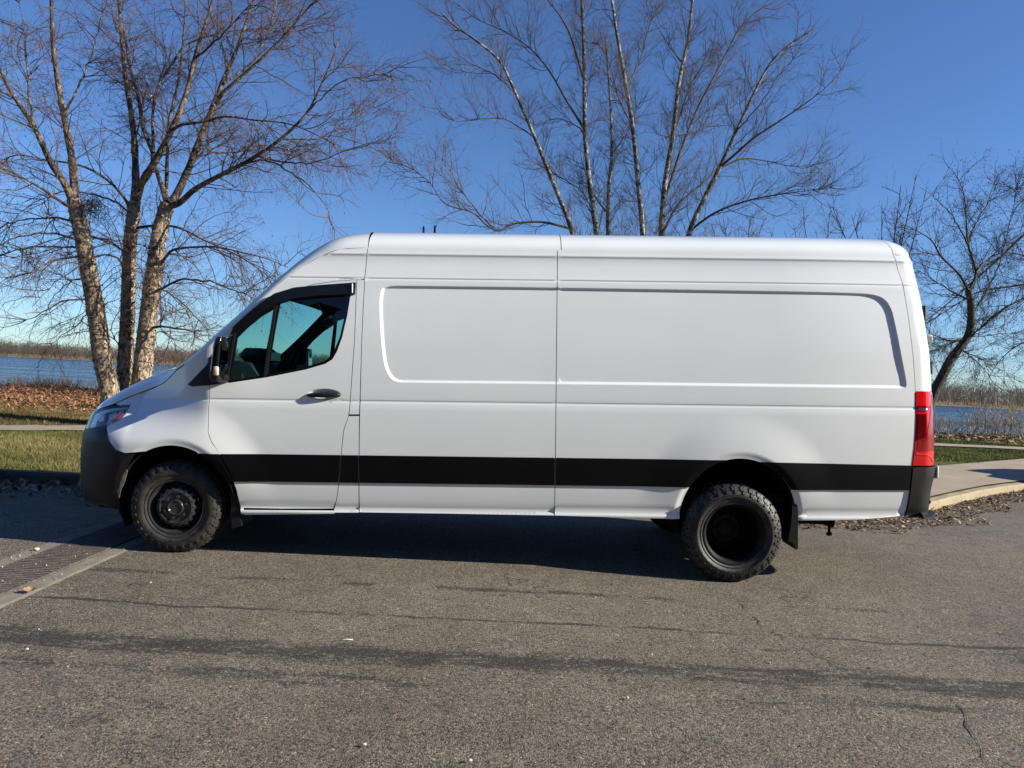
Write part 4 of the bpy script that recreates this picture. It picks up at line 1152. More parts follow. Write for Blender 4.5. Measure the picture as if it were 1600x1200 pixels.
# ---- loose grit and pebbles on the asphalt, cracks
def scatter_poly(name, n, fn, mat, kind='stuff'):
    V = []; F = []; b = 0
    for _ in range(n):
        r = fn()
        if r is None: continue
        vv, ff = r; V.append(vv); F.append(ff + b); b += len(vv)
    return tag(mesh_np(name, np.concatenate(V), np.concatenate(F), None, mat), kind=kind)
OCT = np.array([[1, 0, 0], [-1, 0, 0], [0, 1, 0], [0, -1, 0], [0, 0, 1], [0, 0, -1]], float)
OF = np.array([[0, 2, 4], [2, 1, 4], [1, 3, 4], [3, 0, 4], [2, 0, 5], [1, 2, 5], [3, 1, 5], [0, 3, 5]])
def stone():
    if random.random() < .45: x, y = random.uniform(-3.7, -2.9), random.uniform(-2.2, .3)
    else: x, y = random.uniform(-7, 8), random.uniform(-3.1, 1.2)
    s = .0025 + .006 * random.random() ** 4
    return OCT * s * rng.uniform(.6, 1.3, (6, 3)) + [x, y, s * .4 + (.012 if -3.6 < x < -2.95 else 0)], OF
scatter_poly('grit', 900, stone, m_varied('grit_stone', [(.10, .085, .07), (.18, .155, .125), (.27, .245, .205), (.42, .39, .34)]))
def pebble(px, py, s, col, label, nm='pebble'):
    p = on_z(px, py, .0); mb = MB()
    sph = []
    rings = 6; seg = 10; v = [(0, 0, s)]; f = []
    for i in range(1, rings):
        for k in range(seg):
            a = math.pi * i / rings; b = 2 * math.pi * k / seg
            j = 1 + .18 * math.sin(3 * b + i) 
            v.append((s * 1.3 * j * math.sin(a) * math.cos(b), s * j * math.sin(a) * math.sin(b), s * .8 * math.cos(a)))
    v.append((0, 0, -s * .8)); v[0] = (0, 0, s * .8)
    for k in range(seg): f.append((0, 1 + k, 1 + (k + 1) % seg))
    for i in range(rings - 2):
        for k in range(seg): f.append((1 + i * seg + k, 1 + (i + 1) * seg + k, 1 + (i + 1) * seg + (k + 1) % seg, 1 + i * seg + (k + 1) % seg))
    e = len(v) - 1
    for k in range(seg): f.append((e, 1 + (rings - 2) * seg + (k + 1) % seg, 1 + (rings - 2) * seg + k))
    mb.add(v, f); o = mb.build(nm, simple('pale_stone', col, .8, noise=.15), None, True); o.location = (p[0], p[1], s * .7 + .008)
    tag(o, label, 'pebble')
pebble(57, 862, .017, (.50, .44, .35), 'round pale pebble in the sun beside the drain grating')
for i, (px, py, s, lab) in enumerate([(235, 913, .009, 'small white stone on the asphalt behind the drain border'), (1137, 1, .0, ''), (1018, 1026, .008, 'white stone chip below the rear wheel on open asphalt'), (980, 1094, .009, 'pale stone chip near the dark worn band in mid road'), (42, 1018, .010, 'white stone beside the dark streak in the road corner'), (569, 1168, .010, 'larger white stone in the near foreground asphalt'), (734, 1193, .010, 'white stone at the very front of the road')]):
    if s: pebble(px, py, s * .72, (.46, .43, .37), lab)
# a curled orange leaf by the drain and a straw on the road
def leaf_mesh(s, curl):
    v = []; f = []; n_ = 8
    for i in range(n_ + 1):
        t = i / n_; w_ = s * .38 * math.sin(math.pi * min(1, t * 1.02)) ** .7 * (1 + .25 * math.sin(t * 19))
        x = s * (t - .5); z = curl * s * (2 * t - 1) ** 2
        for k in (-1, -.5, 0, .5, 1): v.append((x, w_ * k, z + abs(k) * w_ * .5 + .002))
    for i in range(n_):
        for k in range(4): f.append((i * 5 + k, i * 5 + 5 + k, i * 5 + 6 + k, i * 5 + 1 + k))
    return v, f
v, f = leaf_mesh(.07, .3); p = on_z(46, 928)
o = mesh('fallen_leaf', v, f, None, simple('brown_orange_leaf', (.27, .15, .085), .7, noise=.3, nscale=60), True); o.location = (p[0], p[1], .016); o.rotation_euler = (.3, 0, .6)
tag(o, 'curled orange dead leaf lying on the drain border', 'leaf')
mb = MB(); p = on_z(541, 1001); mb.tube([(-.035, 0, .004), (0, .003, .006), (.035, 0, .004)], .003, 6); o = mb.build('straw', simple('straw_pale', (.6, .55, .45), .6), None, True); o.location = tuple(p); o.rotation_euler = (0, 0, .25)
tag(o, 'pale straw stub lying on open asphalt', 'straw')
CRK = simple('crack_dark', (.045, .04, .036), .95)
def crack(pts, w_):
    P = [np.array(on_z(x, y, 0)) for x, y in pts]; Q = [P[0]]
    for i in range(len(P) - 1):
        L = np.linalg.norm(P[i + 1] - P[i]); n_ = max(2, int(L / .06))
        for k in range(1, n_ + 1): Q.append(P[i] + (P[i + 1] - P[i]) * k / n_ + np.array([random.gauss(0, .012), random.gauss(0, .012), 0]))
    v = []; f = []
    for i, p in enumerate(Q):
        t = Q[min(i + 1, len(Q) - 1)] - Q[max(0, i - 1)]; t /= np.linalg.norm(t) + 1e-9; n_ = np.array([-t[1], t[0], 0])
        ww = w_ * random.uniform(.15, 1.1) * min(1, i / 3 + .1, (len(Q) - 1 - i) / 3 + .1)
        v += [tuple(p + n_ * ww / 2 + [0, 0, .004]), tuple(p - n_ * ww / 2 + [0, 0, .004])]
    for i in range(len(Q) - 1): f.append((2 * i, 2 * i + 1, 2 * i + 3, 2 * i + 2))
    tag(mesh('road_crack', v, f, None, CRK), kind='structure')
crack([(1138, 925), (1155, 942), (1168, 955), (1185, 972), (1214, 990), (1228, 1000), (1258, 1018), (1320, 1040)], .010)
crack([(1480, 1085), (1505, 1115), (1520, 1145), (1535, 1170), (1545, 1198)], .011)
crack([(1480, 1085), (1430, 1065), (1380, 1050)], .008)
crack([(1515, 1000), (1560, 1012), (1600, 1028)], .008)
crack([(230, 930), (290, 936), (330, 945)], .008)
crack([(805, 990), (830, 1010), (832, 1040)], .006)
crack([(0, 880), (40, 868), (75, 853)], .016)

# ================================================================== GRASS, LEAVES, BRUSH
def blades(name, n, region, hgt, wid, cols, seed, per=3):
    g = np.random.default_rng(seed)
    P = region(g, n); n = len(P)
    zz = np.array([ground_z(x, y) for x, y in P])
    P = np.repeat(P, per, 0); zz = np.repeat(zz, per); m_ = len(P)
    off = g.normal(0, .03, (m_, 2)); a = g.uniform(0, 2 * math.pi, m_); h = hgt * g.uniform(.5, 1.25, m_); lean = g.normal(0, .5, (m_, 2)) * h[:, None]
    w_ = wid * g.uniform(.6, 1.2, m_)
    bx = P[:, 0] + off[:, 0]; by = P[:, 1] + off[:, 1]
    V = np.zeros((m_, 3, 3))
    V[:, 0] = np.stack([bx - np.cos(a) * w_, by - np.sin(a) * w_, zz - .01], 1)
    V[:, 1] = np.stack([bx + np.cos(a) * w_, by + np.sin(a) * w_, zz - .01], 1)
    V[:, 2] = np.stack([bx + lean[:, 0], by + lean[:, 1], zz + h], 1)
    return tag(mesh_np(name, V.reshape(-1, 3), np.arange(m_ * 3).reshape(-1, 3), None, m_varied(name + '_blades', cols, patch=.9)), kind='stuff')
def path_y(x): return float(np.interp(x, [-30, -16, -12, -9, -7.9, -3, 4, 12, 18, 40], [1.2, 3.6, 5.2, 7.0, 7.8, 11.0, 14.0, 15.4, 15.6, 16.5]))
def reg_left(g, n):
    y = g.uniform(2.84, 8.4, n); x = -(y + 5.48) * .725 + g.uniform(-3.4, 4.4, n); k = np.array([b < path_y(a) - .70 for a, b in zip(x, y)]); return np.stack([x, y], 1)[k]
def reg_left_far(g, n):
    y = g.uniform(4.5, 12.5, n); x = -(y + 5.48) * .725 + g.uniform(-3.5, 5.5, n); k = np.array([b > path_y(a) + .62 for a, b in zip(x, y)]); return np.stack([x, y], 1)[k]
def reg_right(g, n):
    y = g.uniform(9.8, 17.5, n); x = (y + 5.48) * .64 + g.uniform(-3.2, 4.2, n)
    ln = lambda a: a_[1] + (a - a_[0]) / (b_[0] - a_[0]) * (b_[1] - a_[1])
    k = np.array([(abs(q - path_y(p)) > .68) and q > ln(p) + .05 for p, q in zip(x, y)]); return np.stack([x, y], 1)[k]
blades('grass', 32000, reg_left, .055, .0055, [(.06, .062, .020), (.105, .102, .034), (.165, .14, .054), (.26, .205, .105)], 1)
blades('dry_grass', 22000, reg_left_far, .055, .007, [(.075, .065, .026), (.14, .10, .045), (.15, .115, .045), (.24, .175, .09)], 2)
blades('grass', 26000, reg_right, .05, .007, [(.05, .085, .018), (.10, .13, .03), (.17, .17, .05), (.26, .22, .10)], 3)
# taller tufts along the path and the kerb
def reg_tuft(g, n):
    x = g.uniform(-12.5, -6.0, n); y = np.array([path_y(a) for a in x]) - .95 - np.abs(g.normal(0, .22, n)); return np.stack([x, y], 1)
blades('tufts', 900, reg_tuft, .085, .006, [(.03, .05, .012), (.06, .09, .02), (.12, .13, .04)], 4, 4)
# fallen leaves: red-brown drift on the left bank, brown drift at the right kerb and along the bank
def leaves(name, n, region, size, cols, seed, zoff=.0, flat=.55):
    g = np.random.default_rng(seed); P = region(g, n); m_ = len(P)
    s = size * g.uniform(.5, 1.2, m_); a = g.uniform(0, 6.283, m_); tx = g.normal(0, flat, m_); ty = g.normal(0, flat, m_)
    V = np.zeros((m_, 4, 3))
    for k, (u_, w_) in enumerate(((-1, 0), (.1, -.55), (1, .05), (-.1, .55))):
        lx = (u_ * np.cos(a) - w_ * np.sin(a)) * s; ly = (u_ * np.sin(a) + w_ * np.cos(a)) * s
        V[:, k] = np.stack([P[:, 0] + lx, P[:, 1] + ly, P[:, 2] + zoff + s * .5 + lx * tx + ly * ty], 1)
    F = np.arange(m_ * 4).reshape(-1, 4)
    return tag(mesh_np(name, V.reshape(-1, 3), F, None, m_varied(name + '_colours', cols)), kind='stuff')
def reg_drift(g, n):
    y = 10.6 + 12.6 * g.random(n) ** .8; x = -(y + 5.48) * .725 + g.uniform(-3.0, 6.5, n)
    dens_ = np.clip((y - 10.6) / 2.0, .03, 1); k = g.random(n) < dens_
    x, y = x[k], y[k]; return np.stack([x, y, [ground_z(a, b) for a, b in zip(x, y)] + np.abs(g.normal(0, .05, len(x)))], 1)
leaves('leaf_litter', 22000, reg_drift, .046, [(.11, .05, .027), (.20, .088, .046), (.27, .135, .073), (.36, .21, .125)], 5)
def reg_kerb(g, n):
    x = g.uniform(3.2, 9.8, n); t = g.random(n) ** 1.6; k = np.array([kerb_y(a) for a in x]); dy = np.array([(kerb_y(a + .2) - kerb_y(a - .2)) / .4 for a in x])
    d = t * np.interp(x, [3.4, 5.5, 6.5, 10], [.55, .62, .52, .40]) * (1 + .25 * np.sin(x * 5)); L = np.hypot(1, dy)
    return np.stack([x + dy / L * d, k - d / L, np.abs(g.normal(0, .014, n)) * (1 - t)], 1)
leaves('kerb_leaves', 5200, reg_kerb, .023, [(.07, .048, .030), (.14, .092, .056), (.21, .145, .092), (.42, .34, .25)], 6, flat=.35)
def reg_gutter(g, n):
    x = g.uniform(-12, -3, n); d = g.random(n) ** 2 * 1.0
    return np.stack([x, 2.62 - d, np.abs(g.normal(0, .02, n))], 1)
leaves('gutter_leaves', 1600, reg_gutter, .04, [(.10, .065, .04), (.22, .14, .08), (.36, .26, .17)], 7)
def reg_rb(g, n):
    y = 17.6 + 5.0 * g.random(n) ** .7; x = (y + 5.48) * .64 + g.uniform(-1.5, 4.0, n)
    return np.stack([x, y, [ground_z(a, b) for a, b in zip(x, y)] + np.abs(g.normal(0, .04, n))], 1)
leaves('bank_leaves', 5000, reg_rb, .06, [(.12, .085, .05), (.22, .15, .085), (.36, .26, .16)], 8)

# ================================================================== TREES
class Tubes:
    def __init__(s): s.V = []; s.F = []; s.n = 0
    def add(s, P, r, k):
        P = np.asarray(P, float); n = len(P)
        r = np.broadcast_to(np.asarray(r, float), (n,))
        t = np.gradient(P, axis=0); t /= np.linalg.norm(t, axis=1, keepdims=True) + 1e-9
        ref = np.array([0, 0, 1.]) if abs(t[0, 2]) < .85 else np.array([1., 0, 0])
        a = ref - t * (t @ ref)[:, None]; a /= np.linalg.norm(a, axis=1, keepdims=True) + 1e-9; c = np.cross(t, a)
        an = np.arange(k) * 2 * math.pi / k
        V = P[:, None] + r[:, None, None] * (a[:, None] * np.cos(an)[None, :, None] + c[:, None] * np.sin(an)[None, :, None])
        s.V.append(V.reshape(-1, 3)); i = np.arange(n - 1)[:, None] * k; j = np.arange(k)[None]; j2 = (j + 1) % k
        s.F.append(np.stack([s.n + i + j, s.n + i + j2, s.n + i + k + j2, s.n + i + k + j], -1).reshape(-1, 4)); s.n += n * k
    def build(s, name, mat, parent, smooth=True):
        if not s.V: return None
        return mesh_np(name, np.concatenate(s.V), np.concatenate(s.F), parent, mat, smooth)
def spline(P, step):
    P = np.asarray(P, float)
    if len(P) < 3: P = np.array([P[0], (P[0] + P[-1]) / 2, P[-1]])
    D = dens(P, 6); L = np.concatenate([[0], np.cumsum(np.linalg.norm(np.diff(D, axis=0), axis=1))]); n = max(3, int(L[-1] / step) + 1)
    q = np.linspace(0, L[-1], n); return np.stack([np.interp(q, L, D[:, i]) for i in range(3)], 1), L[-1]
class Tree:
    def __init__(s, seed, up=.25, droop=.0, spread=1.0, thin=1.0, buds=0.0, dens_=(3.2, 5.0, 7.0), lens=(1.6, .75, .34)):
        s.g = np.random.default_rng(seed); s.up = up; s.droop = droop; s.sp = spread; s.tw = Tubes(); s.thin = thin; s.buds = buds; s.bk = 1.3 if buds > .25 else 1.0; s.bv = []; s.dens = dens_; s.lens = lens
    def wander(s, p, d, L, n, wob, up):
        P = [p]; d = d / np.linalg.norm(d)
        for i in range(n):
            d = d + s.g.normal(0, wob, 3) + np.array([0, 0, up / n]); d /= np.linalg.norm(d); P.append(P[-1] + d * L / n)
        return np.array(P), d
    def side(s, t, ang):
        r = s.g.normal(0, 1, 3); r -= t * (r @ t); r /= np.linalg.norm(r) + 1e-9
        return t * math.cos(ang) + r * math.sin(ang)
    def sprout(s, P, L, r0, level, t0=.15):
        """side shoots along polyline P"""
        n = s.g.poisson(s.dens[level] * L * (1 - t0))
        seg = np.gradient(P, axis=0); seg /= np.linalg.norm(seg, axis=1, keepdims=True) + 1e-9
        for _ in range(n):
            f = t0 + (1 - t0) * s.g.random(); x = f * (len(P) - 1); i = min(int(x), len(P) - 2)
            p = P[i] + (P[i + 1] - P[i]) * (x - i); d = s.side(seg[i], R(s.g.uniform(28, 62)) * s.sp)
            ln = s.lens[level] * s.g.uniform(.45, 1.25) * (1.15 - .5 * f)
            rr = min(r0 * .55, (.011, .0048, .0024)[level] * s.thin) 
            up = (s.up if level == 0 else s.up * .5) - (s.droop if level else s.droop * .4)
            Q, _ = s.wander(p, d, ln, (7, 5, 3)[level], (.16, .18, .16)[level], up)
            s.tw.add(Q, np.linspace(rr, rr * .35, len(Q)), (4, 3, 3)[level])
            if level < 2: s.sprout(Q, ln, rr, level + 1, .12)
            elif s.buds and s.g.random() < s.buds:
                s.bud(Q[-1])
    def bud(s, p):
        k = s.g.uniform(.007, .014) * s.bk; s.bv.append(OCT * np.array([k, k, k * 1.6]) + p + s.g.normal(0, .004, 3))
    def finish(s, parent, mat, name='crown'):
        if s.bv:
            m_ = len(s.bv); V = np.concatenate(s.bv); F = (OF[None] + 6 * np.arange(m_)[:, None, None]).reshape(-1, 3)
            F = np.concatenate([F, F[:, 2:]], 1)
            s.tw.V.append(V); 
            # triangles as degenerate-free quads: drop repeated corner by using separate mesh
            s.tw.V.pop(); o2 = mesh_np('bud', V, F[:, :3], parent, mat)
            o2['kind'] = 'stuff'
        return s.tw.build(name, mat, parent)
def trace(pts, y0, y1):
    """traced limb: photo points laid out in depth from y0 to y1"""
    n = len(pts); return np.array([on_y(x, y, y0 + (y1 - y0) * (i / max(1, n - 1)) ** .8) for i, (x, y) in enumerate(pts)])
def px_r(px, Y): return px * (Y + 5.48) / F_PX

RB_BARK = m_bark('river_birch_bark', (.45, .34, .235), (.095, .066, .047), 4.4, .47, (5, 5, 2.2))
RB_LIMB = m_bark('river_birch_limb', (.29, .215, .16), (.055, .040, .032), 3.2, .55, (4, 4, 2.0))
WB_BARK = m_bark('white_birch_bark', (.43, .395, .35), (.05, .042, .036), 2.2, .53, (3, 3, 3.2))
DK_BARK = m_bark('dark_bark', (.085, .068, .056), (.028, .023, .020), 3, .5, (6, 6, 1.5))
TW_A = m_varied('twig_russet', [(.055, .036, .028), (.10, .062, .045), (.17, .105, .075)])
TW_B = m_varied('twig_grey', [(.045, .036, .032), (.085, .066, .055), (.15, .11, .09)])
TW_C = m_varied('twig_dark', [(.022, .018, .016), (.042, .034, .029), (.075, .06, .048)])
def stem(tree, parent, name, mat, pts, y0, y1, r0, r1, sides, sprout=True, t0=.2, flakes=None, tubes=None):
    P = trace(pts, y0, y1); Q, L = spline(P, .14 if r0 > .03 else .12)
    n = len(Q); rad = np.interp(np.linspace(0, 1, n), [0, 1], [r0, r1])
    if name == 'limb': r0 *= .84; rad = r0 + (max(.0035, r1 * .4) - r0) * np.linspace(0, 1, n) ** .8
    if name == 'limb' and mat is RB_BARK: mat = RB_LIMB; rad = rad * (1 + .06 * np.sin(np.arange(n) * 1.7) + tree.g.normal(0, .03, n))
    if r0 < .03: Q[1:-1] += tree.g.normal(0, .012, Q[1:-1].shape)
    if tubes is not None: tubes.add(Q, rad, sides)
    else:
        t = Tubes(); t.add(Q, rad, sides); t.build(name, mat, parent)
    if sprout: tree.sprout(Q, L, (r0 + r1) / 2, 0, t0)
    return Q, rad

# ---- left: three-stemmed river birch by the water
YB = 8.6
rb = empty('river_birch_tree', tuple(on_y(195, 640, YB) * [1, 1, 0] + [0, 0, .1]), 'three-stemmed river birch with shaggy peeling bark, on the bank beyond the van nose', 'tree')
inv = Matrix.Translation(-rb.location)
tr = Tree(11, up=.25, droop=.5, thin=.95, buds=.12, dens_=(5.6, 7.2, 8.0), lens=(1.3, .74, .38))
R1 = lambda px: px_r(px, YB)
flake_src = []
def RBs(pts, r0, r1, y0=0, y1=0, nm='limb', sp=True, t0=.15, sides=9):
    q = stem(tr, rb, nm, RB_BARK, pts, YB + y0, YB + y1, R1(r0), R1(r1), sides, sp, t0); return q
base_y = 660
for pts, r0, r1, y0, y1 in (([(176, base_y), (172, 612), (160, 560), (152, 500), (140, 430), (128, 368), (116, 312)], 14.5, 10.5, -.15, -.3),
                            ([(191, base_y), (193, 600), (197, 540), (200, 476), (202, 400), (207, 345), (210, 316)], 12, 9, .25, .3),
                            ([(212, base_y), (221, 595), (228, 530), (234, 476), (242, 416), (250, 360), (262, 318)], 15, 10.5, .0, -.1)):
    q = RBs(pts, r0, r1, y0, y1, 'trunk', True, .35, 14); flake_src.append(q)
limbs = [  # main forks
 ([(116, 314), (114, 260), (102, 192), (91, 132), (82, 60), (80, -20), (78, -90)], 8, 3.5, -.3, -.6),
 ([(114, 316), (100, 285), (80, 255), (52, 196), (20, 148), (0, 108), (-30, 50)], 7, 3.5, -.3, -1.2),
 ([(210, 318), (212, 280), (210, 224), (204, 172), (196, 120), (190, 60), (186, 0), (184, -70)], 8, 3.5, .3, .8),
 ([(213, 312), (222, 285), (240, 256), (264, 212), (288, 156), (304, 92), (320, 40), (332, 0), (345, -60)], 8, 3, .3, -.6),
 ([(240, 252), (238, 236), (224, 200), (216, 152), (202, 100), (196, 60), (186, 10), (180, -50)], 5, 2.5, .1, 1.2),
 ([(262, 320), (256, 300), (246, 272), (240, 250)], 7, 5, -.1, .1),
 ([(258, 308), (260, 288), (262, 224), (266, 180), (280, 120), (288, 40), (290, 0), (294, -60)], 4, 2.2, .1, 1.0),
 ([(264, 318), (274, 308), (296, 260), (316, 208), (332, 168), (348, 128), (372, 72), (396, 0), (412, -50)], 8, 3, -.1, .4),
 ([(338, 162), (348, 145), (372, 124), (408, 92), (440, 60), (472, 24), (500, -10)], 4, 2, .1, -.5),
 ([(266, 322), (282, 316), (304, 296), (340, 276), (368, 262), (400, 244), (440, 216), (480, 176), (500, 136), (516, 100), (530, 60)], 6, 1.6, -.1, -1.4),
 ([(264, 212), (280, 196), (320, 190), (352, 182), (400, 188), (444, 192), (480, 204), (532, 230)], 3.2, 1, 0, -1.0),
 ([(240, 238), (239, 172), (248, 132), (272, 96), (288, 72), (328, 56), (380, 46), (440, 44), (500, 40)], 3.4, 1, .2, 1.4),
 ([(368, 262), (408, 248), (440, 260), (480, 288), (504, 316), (520, 350)], 2.4, .8, -.6, -1.6),
 ([(480, 176), (532, 128), (592, 118), (628, 104)], 1.7, .6, -1.2, -1.8),
 ([(400, 244), (480, 256), (560, 228), (612, 224)], 1.8, .6, -.8, -2.0),
 ([(440, 216), (500, 215), (560, 176), (600, 165)], 1.6, .6, -1.2, -.6),
 ([(296, 260), (320, 236), (344, 228), (372, 212), (410, 200)], 2.6, 1, 0, 1.2),
 ([(113, 322), (102, 320), (68, 296), (24, 272), (0, 262), (-30, 250)], 3.6, 2, -.3, -1.4),
 ([(122, 346), (112, 344), (72, 340), (24, 346), (0, 356), (-25, 366)], 2.6, 1.2, -.3, .6),
 ([(130, 378), (120, 374), (72, 364), (24, 372), (0, 380), (-25, 386)], 2.8, 1.2, -.3, -1.2),
 ([(134, 392), (126, 388), (60, 384), (20, 392), (0, 398), (-20, 404)], 2.6, 1.1, -.3, .9),
 ([(138, 400), (128, 400), (80, 408), (56, 424), (16, 432), (-4, 446)], 3, 1.2, -.3, -1.6),
 ([(204, 326), (196, 312), (176, 288), (148, 268), (116, 256), (72, 250), (28, 242), (0, 252), (-20, 262)], 3.2, 1.4, .3, -.8),
 ([(206, 336), (190, 322), (160, 308), (128, 300), (96, 300), (50, 318), (16, 350)], 2.4, 1, .3, 1.2),
 ([(202, 402), (192, 392), (172, 378), (148, 372), (120, 366), (80, 376), (30, 392)], 2.6, 1, .3, 1.4),
 ([(200, 430), (190, 410), (176, 400), (160, 398), (130, 412), (90, 440), (50, 480)], 2.4, .9, .3, -1.2),
 ([(214, 356), (248, 352), (280, 356), (312, 372), (348, 388), (380, 404), (420, 432), (446, 452)], 3, 1, .3, -1.2),
 ([(250, 414), (262, 398), (272, 390), (304, 386), (340, 386), (376, 394), (416, 404), (450, 418)], 3, 1, -.1, -1.3),
 ([(244, 456), (262, 446), (280, 438), (312, 436), (340, 444), (372, 456), (404, 470), (430, 486)], 2.8, 1, -.1, -1.0),
 ([(236, 476), (250, 452), (280, 470), (310, 500), (330, 530), (336, 560)], 2, .7, -.1, 1.0),
 ([(238, 512), (262, 510), (290, 516), (310, 516)], 2.6, 1.8, -.1, -.6),
 ([(236, 524), (252, 518), (270, 530), (277, 552)], 1.6, .7, -.1, .8),
 ([(148, 470), (136, 468), (112, 468), (90, 474), (70, 486), (40, 500), (10, 506)], 2.2, .8, -.2, -.9),
 ([(150, 500), (140, 482), (132, 494), (116, 512), (90, 530), (76, 542)], 2, .7, -.2, .8),
 ([(152, 520), (138, 518), (118, 520), (96, 528)], 1.8, .7, -.2, -1.0),
 ([(148, 445), (138, 440), (120, 436), (96, 450), (76, 476), (66, 500)], 2, .7, -.2, 1.2),
 ([(196, 548), (186, 540), (176, 524), (170, 514)], 2, 1.2, .25, -.3),
 ([(204, 452), (220, 450), (236, 452), (258, 468), (284, 490)], 2, .8, .25, 1.3),
 ([(300, 250), (330, 240), (372, 236), (404, 226), (440, 232), (486, 250), (540, 262)], 2, .7, 0, 1.6),
 ([(350, 130), (396, 96), (420, 50), (432, 0), (440, -40)], 2.6, 1.2, .2, 1.4),
 ([(304, 92), (340, 62), (380, 20), (420, -30)], 2.4, 1, -.3, -1.4),
 ([(100, 180), (130, 120), (150, 60), (166, 0), (176, -40)], 2.4, 1.1, -.4, .9),
 ([(52, 196), (44, 130), (40, 70), (30, 0)], 2.6, 1.2, -.8, -.2),
 ([(20, 148), (-10, 140), (-40, 120)], 2.2, 1.2, -1, -1.6),
]
for pts, r0, r1, y0, y1 in limbs: RBs(pts, r0, r1, y0, y1, 'limb', True, .12, 8 if r0 > 3 else 6)
tr.finish(rb, TW_A)
# curls of peeling bark on the trunks
V = []; F = []; b = 0
for Q, rad in flake_src:
    for _ in range(520):
        i = rng.integers(0, len(Q) - 1); p = Q[i] + (Q[i + 1] - Q[i]) * rng.random(); t = Q[i + 1] - Q[i]; t /= np.linalg.norm(t)
        d = rng.normal(0, 1, 3); d -= t * (d @ t); d /= np.linalg.norm(d); sd_ = np.cross(t, d); r_ = rad[i]
        L = rng.uniform(.025, .085); w_ = rng.uniform(.012, .035); up_ = rng.choice([-1, 1]); o1 = rng.uniform(.012, .045)
        P = [p + d * r_ * .97 + sd_ * w_, p + d * r_ * .97 - sd_ * w_, p + d * (r_ + o1 * .4) - sd_ * w_ * .9 + t * up_ * L * .6, p + d * (r_ + o1 * .4) + sd_ * w_ * .9 + t * up_ * L * .6,
             p + d * (r_ + o1) - sd_ * w_ * .6 + t * up_ * L, p + d * (r_ + o1) + sd_ * w_ * .6 + t * up_ * L]
        V.append(np.array(P)); F.append(np.array([[0, 1, 2, 3], [3, 2, 4, 5]]) + b); b += 6
o = mesh_np('peeling_bark', np.concatenate(V), np.concatenate(F), rb, m_varied('bark_curls', [(.10, .065, .045), (.22, .15, .10), (.40, .30, .21), (.54, .43, .32)])); o['kind'] = 'stuff'
# tangle of twigs in the fork
nest = Tubes(); c0 = on_y(147, 322, YB - .4)
for _ in range(170):
    p = c0 + rng.normal(0, .11, 3); d = rng.normal(0, 1, 3); d /= np.linalg.norm(d); nest.add(np.array([p - d * .12, p + rng.normal(0, .02, 3), p + d * .12]), .004, 3)
o = nest.build('twig_nest', TW_C, None); tag(o, 'brown tangle of twigs lodged in the fork of the leftmost birch stem', 'nest')

